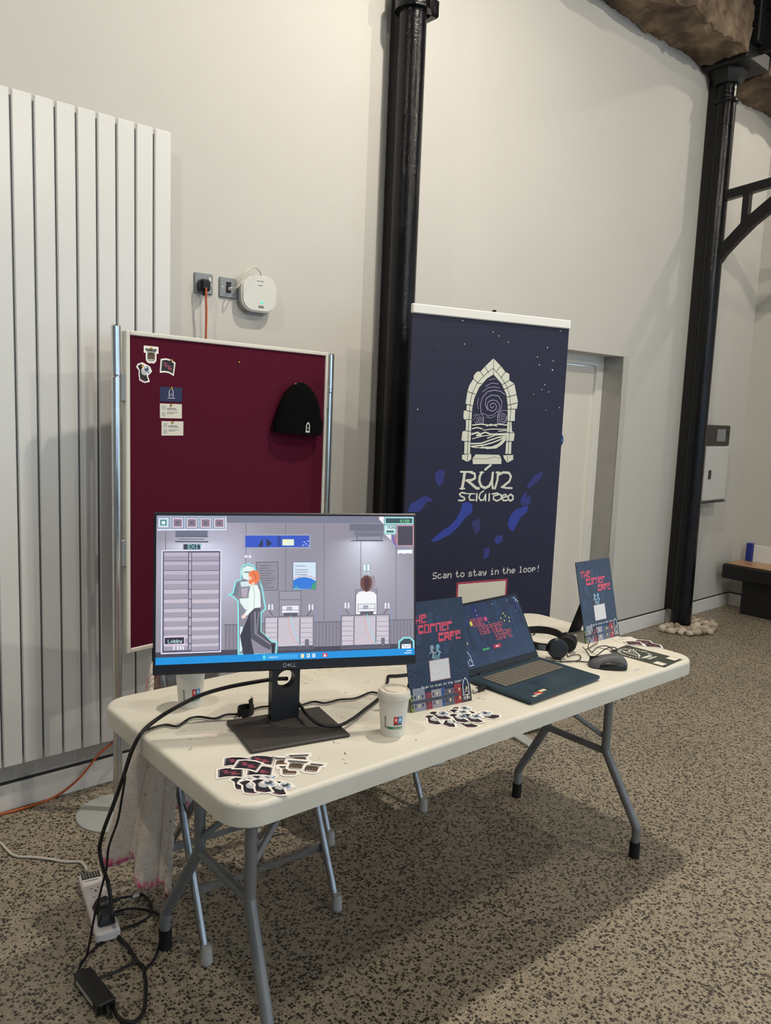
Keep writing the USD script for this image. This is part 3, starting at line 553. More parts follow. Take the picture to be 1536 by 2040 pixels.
bl = Thing('blanket', 'cream fleece blanket with pink edging draped over the folding chair', 'blanket', (1.0, 2.05, 0.17))
bq.apply_transform(bl.inv)
bp_ = fresh(bl.path, 'fleece'); g = usdkit.mesh(stage, bp_, bq, MATS['blanket_fleece'], smooth=False)
nrm = bq.vertex_normals; g.CreateNormalsAttr(Vt.Vec3fArray.FromNumpy(nrm.astype(np.float32))); g.SetNormalsInterpolation('vertex')
UsdGeom.PrimvarsAPI(g).CreatePrimvar('displayColor', Sdf.ValueTypeNames.Color3fArray, 'vertex').Set(Vt.Vec3fArray.FromNumpy(bc.astype(np.float32)))

# ---------------------------------------------------------------- roll-up banner
n0, n1 = np.array([2.345, 2.511, 0.0]), np.array([3.163, 2.306, 0.0])
NM = rot(math.atan2(n1[1] - n0[1], n1[0] - n0[0])); NM[:3, 3] = n0; NW = 0.8433
bn = Thing('roll_up_banner', 'tall navy roll-up banner with white arch logo behind the table', 'banner', M=NM)
fab = bn.add('banner_fabric', bx(0.002, NW + 0.004, -0.0006, 0.0006, 0.09, 1.972), 'banner_cloth')
bn.add('top_rail', bx(-0.004, NW + 0.008, -0.010, 0.010, 1.966, 2.006, 0.004), 'satin_white')
bn.add('base_cassette', bx(-0.01, NW + 0.01, -0.045, 0.045, 0.014, 0.095, 0.012), 'plate_base')
for x in (0.14, 0.66): bn.add('swivel_foot', bx(x - 0.03, x + 0.03, -0.17, 0.17, 0.0, 0.014, 0.003), 'plate_base')
bn.add('support_pole', cyl((NW / 2, 0.02, 0.09), (NW / 2, 0.02, 1.98), 0.008), 'plate_grey')
BANNER = '''p 2b3c9c 141,983 198,1027 239,1047 274,1082 296,1123 300,1150 331,1157 356,1143 355,1106 323,1086 288,1045 247,1010 171,979
p 2d3b98 563,1069 578,1095 602,1116 672,1131 670,1104 632,1077 609,1034 591,1008 569,1025 558,1047
p 2b3888 33,1155 55,1162 114,1158 81,1118 17,1117
p 2f3586 494,990 532,996 538,966 503,951 488,974
p 2e3580 433,933 464,942 461,894 433,884
p 2c2f68 355,1064 398,1079 408,1025 378,1000
p 2a2f78 627,1143 677,1186 688,1142 642,1126
p 2a2f78 148,1285 172,1304 201,1299 193,1241 171,1227 150,1256
p 292e72 653,1222 693,1273 749,1299 739,1262 672,1212
p 2b3080 620,1150 642,1191 661,1196 652,1149
p 2b3180 48,1161 101,1189 146,1169 136,1159
##
p d6d8e0 249,1955 253,1959 257,1956 253,1952
p d6d8e0 413,1920 416,1923 420,1920 417,1917
p d6d8e0 445,1905 448,1908 452,1905 449,1902
p d6d8e0 498,1881 502,1884 506,1881 502,1878
p d6d8e0 265,1856 268,1859 272,1856 269,1853
p d6d8e0 792,1953 797,1957 801,1954 797,1950
p d6d8e0 722,1872 726,1876 730,1873 726,1869
p d6d8e0 668,1826 672,1829 676,1826 672,1823
p d6d8e0 761,1814 765,1817 769,1814 765,1811
p d6d8e0 682,1791 686,1794 690,1791 686,1788
p d6d8e0 759,1771 763,1776 769,1772 764,1768
p d6d8e0 721,1701 725,1704 729,1701 725,1698
p d6d8e0 705,1678 708,1681 712,1678 709,1675
p d6d8e0 747,1669 750,1672 754,1669 751,1666
p d6d8e0 660,1655 663,1658 666,1655 663,1653
p d6d8e0 737,1584 740,1586 743,1584 740,1581
p d6d8e0 816,1598 819,1601 824,1598 820,1595
p d6d8e0 42,1563 46,1567 50,1564 46,1560
p 5d5d74 134,1836 137,1839 140,1837 137,1834
p 5d5d74 155,1803 158,1806 161,1804 158,1801
p 5d5d74 186,1787 189,1789 192,1787 189,1785
p 5d5d74 63,1755 66,1757 68,1755 66,1753
p 5d5d74 241,1764 243,1766 246,1764 243,1761
p 5d5d74 256,1740 259,1742 262,1740 259,1737
p 5d5d74 103,1699 105,1701 108,1699 105,1697
p 5d5d74 222,1651 225,1654 228,1651 225,1649
p 5d5d74 209,1615 212,1618 215,1615 212,1613
p 5d5d74 347,1839 349,1842 352,1840 350,1837
p 5d5d74 289,1926 291,1929 294,1927 291,1924
p 5d5d74 774,1575 777,1578 781,1575 778,1572
p 5d5d74 763,1514 766,1516 770,1514 767,1511
##
p d8dacb 296,1374 295,1430 278,1434 281,1473 298,1478 297,1523 282,1532 282,1564 295,1569 297,1593 290,1597 296,1650 305,1679 326,1710 325,1722 341,1740 361,1743 383,1766 426,1804 468,1773 495,1748 518,1740 520,1711 549,1698 564,1652 576,1615 572,1583 563,1580 564,1528 546,1525 552,1481 568,1474 565,1436 553,1434 554,1376 522,1376 523,1468 523,1542 519,1601 507,1649 476,1696 431,1733 398,1714 357,1671 335,1623 326,1575 326,1527 327,1454 327,1374
l 26263a 3 315,1338 312,1430 312,1526 313,1593 322,1646 347,1692 397,1740 429,1761
l 26263a 3 426,1804 431,1732
l 26263a 3 429,1759 474,1723 511,1679 529,1636 538,1582 537,1483 538,1336
l 26263a 3 383,1766 404,1738
l 26263a 3 359,1743 377,1723
l 26263a 3 326,1708 349,1690
l 26263a 3 349,1690 371,1689
l 26263a 3 296,1651 339,1641
l 26263a 3 293,1595 328,1589
l 26263a 3 293,1569 327,1561
l 26263a 3 295,1528 327,1528
l 26263a 3 298,1478 326,1474
l 26263a 3 295,1430 327,1430
l 26263a 3 468,1773 449,1750
l 26263a 3 495,1748 472,1718
l 26263a 3 480,1689 520,1711
l 26263a 3 514,1679 549,1698
l 26263a 3 511,1635 567,1649
l 26263a 3 519,1598 576,1613
l 26263a 3 521,1581 572,1583
l 26263a 3 524,1525 564,1527
l 26263a 3 523,1475 568,1473
l 26263a 3 522,1433 565,1435
l 26263a 3 493,1671 511,1676
p d8dacb 284,1369 333,1374 335,1350 315,1337 286,1350
p d8dacb 509,1369 567,1371 567,1349 535,1334 516,1354
p d8dacb 357,1372 487,1371 501,1354 502,1329 345,1328 341,1353
l 26263a 3 313,1372 315,1337
l 26263a 3 535,1364 537,1334
l 26263a 2 343,1353 423,1352 458,1361 501,1354
l 8c86a4 5.4 439,1591 439,1589 439,1587 437,1585 434,1584 429,1584 425,1586 423,1590 422,1595 425,1600 430,1603 438,1605 446,1603 453,1598 456,1591 456,1583 451,1576 442,1571 431,1569 419,1572 410,1579 405,1589 406,1601 413,1611 426,1617 441,1619 456,1615 468,1605 474,1592 472,1577 463,1565
l 8c86a4 4.32 368,1524 368,1523 366,1522 364,1523 362,1524 361,1526 361,1528 363,1530 366,1532 369,1532 373,1531 376,1528 378,1525 377,1521 374,1517 369,1515 363,1515 358,1517 353,1521 352,1526 353,1532 357,1537 364,1540 372,1540 379,1537 385,1531 387,1524 385,1517 380,1511 371,1507 361,1507 351,1511 345,1518
l 8c86a4 4.680000000000001 491,1541 489,1542 488,1543 487,1544 487,1547 488,1549 491,1550 495,1550 499,1549 502,1546 503,1542 502,1538 498,1535 493,1533 487,1533 481,1535 477,1540 475,1546 478,1552 483,1557 490,1559 499,1559 507,1555 513,1548 514,1541 511,1533 504,1526 494,1523 483,1524 473,1529 466,1537 464,1547 468,1557 477,1565
l 8c86a4 5.4 499,1645 473,1660 437,1663 402,1654 378,1629 368,1595 373,1562 390,1538 388,1514
l 8c86a4 5.4 408,1573 394,1596 398,1625 427,1641 463,1638 485,1614 482,1580 469,1550 465,1521 489,1512 513,1522 520,1547
l 8c86a4 4.3 376,1653 401,1671 436,1678 466,1674
l 8c86a4 4.3 389,1678 423,1694 459,1692
l 8c86a4 3.6 408,1707 442,1715
l 8c86a4 3.6 355,1624 352,1599 358,1576
l 8c86a4 4.3 385,1557 416,1546 445,1554 461,1569
l 8c86a4 3.6 404,1541 428,1537 457,1550
l 8c86a4 3.6 332,1524 351,1547 374,1552
l 8c86a4 3.6 334,1544 351,1554
l 8c86a4 3.6 468,1560 497,1576 518,1574
l d8dacb 6.4 331,1503 377,1509 430,1504 471,1511 520,1508
l d8dacb 4.800000000000001 407,1500 430,1510 466,1501
l d8dacb 6.4 332,1487 355,1493 384,1488
l d8dacb 4.800000000000001 390,1482 437,1488 518,1488
l d8dacb 4.800000000000001 474,1479 519,1483
l d8dacb 9.600000000000001 331,1463 362,1471 380,1460 357,1457
l d8dacb 8.0 363,1460 403,1473 433,1464 523,1469
l d8dacb 4.800000000000001 335,1442 392,1456 427,1459 468,1469
l d8dacb 6.4 416,1446 463,1462 523,1463
l d8dacb 8.0 330,1420 383,1422 429,1437 476,1451 519,1456
l d8dacb 8.0 331,1408 395,1414 447,1427 506,1448
l d8dacb 9.600000000000001 384,1403 443,1405 478,1418 515,1448
l d8dacb 11.200000000000001 413,1401 467,1405 496,1423 514,1441
l d8dacb 4.800000000000001 337,1404 384,1402
##
l d8dacb 16.900000000000002 304,1288 301,1255 295,1218
l d8dacb 10.4 284,1293 344,1292
l d8dacb 13.0 335,1291 359,1284 362,1264 346,1256 315,1253
l d8dacb 14.3 320,1254 348,1235 372,1218 385,1217
l d8dacb 7.800000000000001 283,1217 308,1217
l d8dacb 13.0 415,1303 444,1324
l d8dacb 14.3 397,1290 387,1272 386,1249 398,1227 420,1218 442,1227 456,1254 458,1288
l d8dacb 7.800000000000001 387,1290 406,1290
l d8dacb 13.0 458,1288 457,1239 463,1216
l d8dacb 13.0 487,1288 486,1254 475,1216
l d8dacb 10.4 478,1290 496,1289
l d8dacb 13.0 488,1278 517,1290 548,1288 562,1271 554,1248 532,1233 519,1224
l d8dacb 10.4 511,1222 541,1217 571,1216
l d8dacb 8.8 315,1195 295,1199 282,1192 290,1183 308,1176 312,1167 300,1162 279,1164
l d8dacb 6.6000000000000005 322,1193 365,1192
l d8dacb 8.8 343,1193 334,1178 341,1164 363,1164
l d8dacb 9.9 376,1192 376,1160
l d8dacb 7.700000000000001 395,1195 413,1205
l d8dacb 8.8 393,1190 388,1175 400,1161 416,1165 425,1189
l d8dacb 8.8 425,1189 426,1159
l d8dacb 9.9 445,1191 445,1159
l d8dacb 8.8 461,1190 488,1194 513,1183 511,1166 490,1157 469,1166 470,1181 494,1186
l d8dacb 8.8 521,1172 544,1177 538,1187 522,1184 516,1170 527,1158 547,1159
l d8dacb 9.9 565,1187 552,1178 553,1164 567,1156 581,1164 579,1179 565,1187'''
for nm, block in zip(('printed_streaks', 'printed_stars', 'printed_emblem', 'printed_lettering'), BANNER.strip().split('##')):
    a = Art(0.00004, 0.0008 if nm != 'printed_emblem' else 0.0012); a.unit = 0.00086; a.data(block, lambda u, v: (u / 1000, v / 1000))
    q, c_ = a.mesh(STAND); bn.add(nm, q, 'print', parent=fab, colors=c_, kind='stuff' if nm == 'printed_stars' else None)
a = Art(0.00004, 0.0008)
a.add(pixtext('Scan to stay in the loop!', 0.162, 0.808, 0.0305, grow=0.06), 'd8d8d2'); a.add(rrect(0.292, 0.578, 0.50, 0.785, 0.008), 'a83a52'); a.add(sbox(0.302, 0.51, 0.568, 0.775), 'dcd8c8')
q, c_ = a.mesh(STAND); bn.add('printed_text', q, 'print', parent=fab, colors=c_)

# ---------------------------------------------------------------- monitor
MW, MH, MYAW, MTILT = 0.654, 0.390, -0.4756, -0.157
mc = np.array([1.1000, 1.5670, 0.909])
MONM = rot(MYAW) @ rot(0, MTILT); MONM[:3, 3] = mc            # panel frame: origin at bottom centre of the front face
BASE = rot(-0.24); BASE[:3, 3] = (1.117, 1.598, TZ)
mo = Thing('monitor', 'black desktop monitor on a stand showing a pixel art game', 'monitor', M=BASE)
def mon(mesh): return xf(mesh, mo.inv @ MONM)
bz = (0.0065, 0.0065, 0.0075, 0.0265)
mo.add('housing', mon(cat(bx(-MW / 2, MW / 2, 0.0, 0.022, 0, MH, 0.003), bx(-MW * 0.30, MW * 0.30, 0.022, 0.045, 0.06, MH * 0.80, 0.012))), 'monitor_shell')
SW, SH = MW - 0.013, MH - 0.034
MONART = '''p 787a8c 0,0 1600,0 1600,44 0,44
l 74717f 4 53,48 53,670
l 74717f 4 528,48 528,670
l 74717f 4 772,48 772,670
l 74717f 4 1013,48 1013,670
l 74717f 4 1249,48 1249,670
l 74717f 4 1481,48 1481,670
p 8c8692 400,672 1600,672 1600,826 400,826
l 6a6674 3 410,672 410,826
l 6a6674 3 432,672 432,826
l 6a6674 3 454,672 454,826
l 6a6674 3 476,672 476,826
l 6a6674 3 498,672 498,826
l 6a6674 3 520,672 520,826
l 6a6674 3 542,672 542,826
l 6a6674 3 564,672 564,826
l 6a6674 3 586,672 586,826
l 6a6674 3 608,672 608,826
l 6a6674 3 630,672 630,826
l 6a6674 3 652,672 652,826
l 6a6674 3 674,672 674,826
l 6a6674 3 696,672 696,826
l 6a6674 3 718,672 718,826
l 6a6674 3 740,672 740,826
l 6a6674 3 762,672 762,826
l 6a6674 3 784,672 784,826
l 6a6674 3 806,672 806,826
l 6a6674 3 828,672 828,826
l 6a6674 3 850,672 850,826
l 6a6674 3 872,672 872,826
l 6a6674 3 894,672 894,826
l 6a6674 3 916,672 916,826
l 6a6674 3 938,672 938,826
l 6a6674 3 960,672 960,826
l 6a6674 3 982,672 982,826
l 6a6674 3 1004,672 1004,826
l 6a6674 3 1026,672 1026,826
l 6a6674 3 1048,672 1048,826
l 6a6674 3 1070,672 1070,826
l 6a6674 3 1092,672 1092,826
l 6a6674 3 1114,672 1114,826
l 6a6674 3 1136,672 1136,826
l 6a6674 3 1158,672 1158,826
l 6a6674 3 1180,672 1180,826
l 6a6674 3 1202,672 1202,826
l 6a6674 3 1224,672 1224,826
l 6a6674 3 1246,672 1246,826
l 6a6674 3 1268,672 1268,826
l 6a6674 3 1290,672 1290,826
l 6a6674 3 1312,672 1312,826
l 6a6674 3 1334,672 1334,826
l 6a6674 3 1356,672 1356,826
l 6a6674 3 1378,672 1378,826
l 6a6674 3 1400,672 1400,826
l 6a6674 3 1422,672 1422,826
l 6a6674 3 1444,672 1444,826
l 6a6674 3 1466,672 1466,826
l 6a6674 3 1488,672 1488,826
l 6a6674 3 1510,672 1510,826
l 6a6674 3 1532,672 1532,826
l 6a6674 3 1554,672 1554,826
l 6a6674 3 1576,672 1576,826
l 6a6674 3 1598,672 1598,826
l 6a6674 3 1620,672 1620,826
l 5b5866 4 400,672 1600,672
p 474452 0,826 1600,826 1600,862 0,862
p 6e7182 110,91 298,92 298,133 110,131
l 4e505e 4 112,128 300,129
l 4e505e 4 132,144 275,145
p 5c5e6c 108,155 303,157 303,166 108,164
p aab2c4 153,171 260,171 260,212 153,212
p 3a3e4c 158,176 255,176 255,207 158,207
p dcdcf0 30,210 382,210 382,838 30,838
p 57546a 38,218 374,218 374,830 38,830
p bcb4c6 45,225 185,225 185,249 45,249
p a49dae 45,247 185,247 185,275 45,275
p bcb4c6 207,227 367,227 367,251 207,251
p a49dae 207,249 367,249 367,278 207,278
p b5aebd 190,227 203,227 203,276 190,276
p bcb4c6 45,279 185,279 185,304 45,304
p a49dae 45,302 185,302 185,333 45,333
p bcb4c6 207,281 367,281 367,307 207,307
p a49dae 207,304 367,304 367,336 207,336
p b5aebd 190,281 203,281 203,333 190,333
p bcb4c6 45,336 185,336 185,362 45,362
p a49dae 45,359 185,359 185,391 45,391
p bcb4c6 207,339 367,339 367,365 207,365
p a49dae 207,362 367,362 367,395 207,395
p b5aebd 191,338 203,338 203,391 191,391
p bcb4c6 45,394 185,394 185,419 45,419
p a49dae 45,416 185,416 185,448 45,448
p bcb4c6 207,397 367,397 367,423 207,423
p a49dae 207,420 367,420 367,452 207,452
p b5aebd 191,397 203,397 203,448 191,448
p cbbfcc 46,450 185,450 185,477 46,477
p a49dae 46,474 186,474 186,506 46,506
p cbbfcc 207,454 367,454 367,481 207,481
p a49dae 207,478 367,478 367,511 207,511
p b5aebd 191,454 203,454 203,507 191,507
p cbbfcc 46,508 186,508 186,535 46,535
p a49dae 46,531 186,531 186,563 46,563
p cbbfcc 208,512 367,512 367,540 208,540
p a49dae 208,535 367,535 367,568 208,568
p b5aebd 191,512 203,512 203,564 191,564
p cbbfcc 46,565 186,565 186,591 46,591
p a49dae 46,587 186,587 186,618 46,618
p cbbfcc 208,570 367,570 367,596 208,596
p a49dae 208,591 367,591 367,623 208,623
p b5aebd 191,569 203,569 203,618 191,618
p cbbfcc 46,619 186,619 186,645 46,645
p a49dae 46,641 186,641 186,672 46,672
p cbbfcc 208,624 367,624 367,651 208,651
p a49dae 208,646 367,646 367,678 208,678
p b5aebd 191,624 204,624 204,673 191,673
p cbbfcc 46,673 186,673 186,699 46,699
p a49dae 47,694 186,694 186,726 47,726
p cbbfcc 208,679 367,679 367,705 208,705
p a49dae 208,700 367,700 367,732 208,732
p b5aebd 192,678 204,678 204,726 192,726
p cbbfcc 47,726 186,726 186,752 47,752
p a49dae 47,747 186,747 186,777 47,777
p cbbfcc 208,732 367,732 367,758 208,758
p a49dae 208,752 368,752 368,784 208,784
p b5aebd 192,732 204,732 204,777 192,777
p cbbfcc 47,777 186,777 186,798 47,798
p a49dae 47,793 186,793 186,818 47,818
p cbbfcc 208,783 368,783 368,805 208,805
p a49dae 208,799 368,799 368,825 208,825
p b5aebd 192,783 204,783 204,818 192,818
p ecd8ea 47,734 169,734 169,783 47,783
p 2f2b3c 52,739 164,739 164,778 52,778
p e8e8f0 101,791 111,791 111,814 101,814
p e8e8f0 123,791 133,791 133,814 123,814
p e8e8f0 139,792 149,792 149,815 139,815
p e8e8f0 154,793 163,793 163,816 154,816
p aeb9cf 3,5 410,5 410,93 3,93
p 6f7b95 6,11 75,11 75,79 6,79
p cfd6e4 10,15 71,15 71,75 10,75
p d9f4f0 17,22 64,22 64,67 17,67
p 5d8f94 21,26 60,26 60,63 21,63
p f0fafa 31,36 50,36 50,54 31,54
p 6f7b95 88,11 157,11 157,79 88,79
p cfd6e4 92,15 153,15 153,75 92,75
p b06c7c 99,23 146,23 146,68 99,68
p 857b8c 103,27 142,27 142,64 103,64
p 6d6474 113,36 132,36 132,54 113,54
p 6f7b95 170,12 240,12 240,80 170,80
p cfd6e4 174,16 236,16 236,76 174,76
p b06c7c 181,23 229,23 229,68 181,68
p 857b8c 185,27 225,27 225,64 185,64
p 6d6474 195,36 215,36 215,55 195,55
p 6f7b95 251,12 322,12 322,80 251,80
p cfd6e4 255,16 318,16 318,76 255,76
p b06c7c 262,23 310,23 310,69 262,69
p 857b8c 266,27 306,27 306,65 266,65
p 6d6474 276,37 296,37 296,55 276,55
p 6f7b95 331,12 402,12 402,81 331,81
p cfd6e4 335,16 398,16 398,77 335,77
p b06c7c 343,24 391,24 391,69 343,69
p 857b8c 347,28 387,28 387,65 347,65
p 6d6474 357,37 377,37 377,56 357,56
l f0f2f8 6 7,88 405,85
l f0f2f8 6 406,9 406,82
p 9c9fb4 515,115 927,115 927,205 515,205
p 3453c4 524,124 918,124 918,196 524,196
p 2b3f94 720,126 741,126 741,194 720,194
p 2b3350 600,193 616,159 632,144 630,193
p 2b3350 651,139 666,154 685,170 674,187 654,191
p 27408a 748,145 824,145 824,188 748,188
p e6f0dc 750,147 822,147 822,186 750,186
p f6f3b0 755,150 787,150 787,162 755,162
p d5dcec 881,162 892,162 892,167 881,167
p d5dcec 892,174 904,174 904,179 892,179
p d5dcec 904,156 916,156 916,161 904,161
p d5dcec 875,182 886,182 886,187 875,187
p d5dcec 906,185 918,185 918,189 906,189
p 6c6977 588,286 726,286 726,467 588,467
p 918d9a 593,291 721,291 721,462 593,462
l 67646f 4 614,311 677,312
l 67646f 4 605,326 664,327
l 67646f 4 609,341 698,343
l 67646f 4 614,357 685,358
l 67646f 4 605,372 672,373
l 67646f 4 609,387 706,389
l 67646f 4 614,402 693,404
l 67646f 4 604,417 680,419
l 67646f 4 609,432 667,433
l 67646f 4 614,447 701,449
p 7d8396 812,286 965,286 965,468 812,468
p d3e3f2 818,292 959,292 959,462 818,462
p 2f78d8 818,459 818,405 850,389 889,385 927,393 959,411 959,462
p 3fa070 926,462 944,423 959,417 959,462
l d090a0 4 818,396 851,381 889,377 927,382 959,398
p 4ea2c0 821,459 835,438 862,460
l 7f8ca0 4 831,315 892,316
l 7f8ca0 4 831,339 909,341
l 7f8ca0 4 831,354 909,355
l 7f8ca0 4 831,369 903,370
p 6b6877 730,470 869,470 869,631 730,631
p 9c98a6 734,474 865,474 865,627 734,627
l 6b6877 4 730,524 867,527
p 77747f 746,560 856,560 856,613 746,613
p e9eaf0 749,563 853,563 853,610 749,610
l 77747f 3 749,588 853,591
p 77747f 779,571 811,571 811,594 779,594
p a9aab8 781,573 809,573 809,592 781,592
p 5c5a68 760,607 844,607 844,629 760,629
p 6b6877 642,629 947,629 947,840 642,840
p b9b3bd 647,634 942,634 942,835 647,835
p cfc7d2 651,639 719,639 719,666 651,666
p cfc7d2 867,646 937,646 937,673 867,673
l 77747f 2 651,666 719,668
l 77747f 2 867,673 937,675
p cfc7d2 651,669 718,669 718,696 651,696
p cfc7d2 867,676 937,676 937,703 867,703
l 77747f 2 651,696 718,698
l 77747f 2 867,703 937,705
p cfc7d2 651,699 718,699 718,726 651,726
p cfc7d2 867,707 937,707 937,734 867,734
l 77747f 2 651,726 718,728
l 77747f 2 866,734 937,736
p cfc7d2 651,729 718,729 718,756 651,756
p cfc7d2 866,737 936,737 936,764 866,764
l 77747f 2 651,756 718,759
l 77747f 2 866,764 936,766
p cfc7d2 651,760 718,760 718,786 651,786
p cfc7d2 866,767 936,767 936,795 866,795
l 77747f 2 651,786 718,789
l 77747f 2 866,794 936,797
p cfc7d2 651,790 718,790 718,817 651,817
p cfc7d2 866,798 936,798 936,825 866,825
l 77747f 2 651,816 718,819
l 77747f 2 866,825 936,827
l 6b6877 5 723,637 723,826
l 6b6877 5 860,641 859,831
p cac2cd 729,643 855,643 855,749 729,749
p cac2cd 729,751 854,751 854,816 729,816
p 5a5766 647,815 942,815 942,836 647,836
l e89a80 3 786,627 791,695 808,754 834,795 864,820
l 8fdcec 4 804,625 814,684 832,743 860,816
p 4d4a58 892,777 916,777 916,831 892,831
p 73707f 895,780 913,780 913,828 895,828
p eef0f6 665,551 674,551 674,586 665,586
p eef0f6 684,552 693,552 693,587 684,587
p eef0f6 914,558 923,558 923,593 914,593
p eef0f6 934,558 943,558 943,594 934,594
l 5c5a68 5 668,588 691,622
l 5c5a68 5 934,596 904,628
l 7f9fd8 3 636,574 629,620 636,666
l 7f9fd8 3 951,582 958,641 951,700
p 6b6877 1211,469 1354,469 1354,634 1211,634
p 9c98a6 1215,473 1350,473 1350,630 1215,630
l 6b6877 4 1211,524 1354,528
p 9a8f97 1306,389 1333,380 1342,425 1330,473 1306,473
p f4f4f6 1216,626 1217,506 1235,485 1269,481 1281,470 1306,482 1332,490 1349,510 1348,629
p 6f4440 1243,435 1248,402 1268,382 1289,379 1310,391 1321,419 1315,455 1299,482 1279,486 1257,472
p 4d2a2a 1265,436 1270,398 1287,386 1301,407 1303,443 1286,487 1274,466
p 7fb0b0 1260,306 1281,306 1281,353 1260,353
p e6f4f2 1263,309 1278,309 1278,350 1263,350
p 7fb0b0 1263,358 1277,358 1277,371 1263,371
p e6f4f2 1265,360 1275,360 1275,369 1265,369
p 7fb0b0 1285,306 1305,306 1305,353 1285,353
p e6f4f2 1288,309 1302,309 1302,350 1288,350
p 7fb0b0 1288,359 1301,359 1301,371 1288,371
p e6f4f2 1290,361 1299,361 1299,369 1290,369
p 77747f 1227,561 1341,561 1341,615 1227,615
p e9eaf0 1230,564 1338,564 1338,612 1230,612
l 77747f 3 1230,590 1338,593
p 77747f 1262,572 1294,572 1294,596 1262,596
p a9aab8 1264,574 1292,574 1292,594 1264,594
p 5c5a68 1242,610 1328,610 1328,631 1242,631
p 6b6877 1119,632 1435,632 1435,847 1119,847
p b9b3bd 1124,637 1430,637 1430,842 1124,842
p cfc7d2 1127,642 1198,642 1198,669 1127,669
p cfc7d2 1352,649 1425,649 1425,676 1352,676
l 77747f 2 1127,669 1198,671
l 77747f 2 1352,676 1425,679
p cfc7d2 1127,673 1198,673 1198,700 1127,700
p cfc7d2 1352,680 1425,680 1425,707 1352,707
l 77747f 2 1127,700 1197,702
l 77747f 2 1352,707 1425,710
p cfc7d2 1127,704 1197,704 1197,731 1127,731
p cfc7d2 1352,711 1425,711 1425,739 1352,739
l 77747f 2 1127,731 1197,733
l 77747f 2 1352,738 1425,741
p cfc7d2 1127,734 1197,734 1197,762 1127,762
p cfc7d2 1352,742 1424,742 1424,770 1352,770
l 77747f 2 1127,761 1197,764
l 77747f 2 1351,769 1424,772
p cfc7d2 1127,765 1197,765 1197,792 1127,792
p cfc7d2 1351,773 1424,773 1424,801 1351,801
l 77747f 2 1126,792 1197,795
l 77747f 2 1351,800 1424,803
p cfc7d2 1126,796 1197,796 1197,823 1126,823
p cfc7d2 1351,804 1424,804 1424,832 1351,832
l 77747f 2 1126,823 1196,826
l 77747f 2 1351,831 1424,834
l 6b6877 5 1203,639 1201,833
l 6b6877 5 1345,644 1343,838
p cac2cd 1209,646 1339,646 1339,755 1209,755
p cac2cd 1208,756 1339,756 1339,823 1208,823
p 5a5766 1123,822 1430,822 1430,843 1123,843
l e89a80 3 1268,629 1273,699 1291,759 1317,802 1348,827
l 8fdcec 4 1287,628 1298,688 1315,748 1345,823
p 4d4a58 1379,783 1402,783 1402,838 1379,838
p 73707f 1382,786 1399,786 1399,835 1382,835
p eef0f6 1142,552 1152,552 1152,588 1142,588
p eef0f6 1163,553 1172,553 1172,589 1163,589
p eef0f6 1402,559 1412,559 1412,595 1402,595
p eef0f6 1423,560 1432,560 1432,596 1423,596
l 5c5a68 5 1146,590 1169,624
l 5c5a68 5 1423,598 1392,631
l 7f9fd8 3 1112,575 1105,622 1112,670
l 7f9fd8 3 1441,584 1448,644 1440,704
p f6eef4 518,252 528,242 539,253 528,263
p f6eef4 541,253 551,242 561,253 551,263
p 908b9a 484,853 481,528 448,496 423,487 448,478 466,403 499,393 494,346 509,310 540,298 575,311 588,348 626,448 634,500 647,579 618,604 618,718 682,778 718,789 713,862 580,857
l 8fe6e6 9 484,853 481,528 448,496 423,487 448,478 466,403 499,393 494,346 509,310 540,298 575,311 588,348 626,448 634,500 647,579 618,604 618,718 682,778 718,789 713,862 580,857 484,853
p 8a8996 489,848 487,523 453,491 471,411 504,399 611,401 626,495 640,579 613,599 529,627 499,730 509,849
p def2ee 501,357 509,323 537,308 570,319 583,348 575,384 540,399 512,388
p c3dedd 494,336 509,334 508,367 496,367
l 7f99a0 10 522,349 550,350
p d6e8e8 494,409 555,405 560,436 499,440
p 6f7f8c 451,491 471,419 489,414 479,491
p e6f2f0 489,512 550,509 550,576 524,581 494,538
p b9a9b8 499,450 539,446 534,503 504,502
p d6ecec 494,683 509,684 509,828 491,843
p 383543 494,740 524,669 555,592 580,577 580,733 559,763 580,862 514,859
p 55525f 552,597 580,569 616,573 617,718 646,745 685,788 677,835 626,807 559,758
l 8f8c98 8 583,598 585,728 621,755 677,798
l 8f8c98 6 606,599 593,723
p 2c2a36 682,793 708,792 702,862 687,861
p eef8f4 555,436 570,429 596,429 613,474 618,568 580,572 560,592 524,627 509,622 544,566 545,483
p f3d8cf 501,621 517,606 532,614 524,632 506,637
l b8ccca 5 575,436 580,504 575,566
p f2cbb8 542,368 555,363 580,395 583,424 568,434 545,420
p ee7d4c 542,363 552,345 575,337 601,346 612,375 606,406 588,424 575,410 555,423 542,415 550,399 568,387 555,379
l b85a38 5 570,353 585,369 588,395
p 6c6e7c 1174,49 1394,50 1394,94 1203,116 1203,92 1174,92
p 787a8a 1203,92 1391,94 1390,120 1203,119
l 4c4e5c 4 1203,117 1392,119
p 4e505e 1216,125 1382,125 1382,156 1216,156
p 9294a4 1220,129 1378,129 1378,152 1220,152
p 5c5e6c 1182,153 1393,155 1393,162 1182,160
p f4f4fa 1365,3 1396,3 1395,53 1365,20
l c06a70 5 1360,4 1360,23
p 9fe0e0 1400,4 1592,4 1592,52 1400,52
p 2f4f50 1408,12 1584,12 1584,44 1408,44
p 9fd8dc 1397,57 1476,57 1476,116 1397,116
p dcecf0 1405,65 1468,65 1468,108 1405,108
p 3e6e6c 1412,91 1462,91 1462,105 1412,105
p c790a4 1479,55 1595,55 1595,195 1479,195
p 43404c 1487,63 1587,63 1587,187 1487,187
p e4e4ee 1402,117 1444,118 1443,156
l 5a5fc0 8 1456,126 1458,168 1476,185
l c05a78 8 1467,138 1470,174
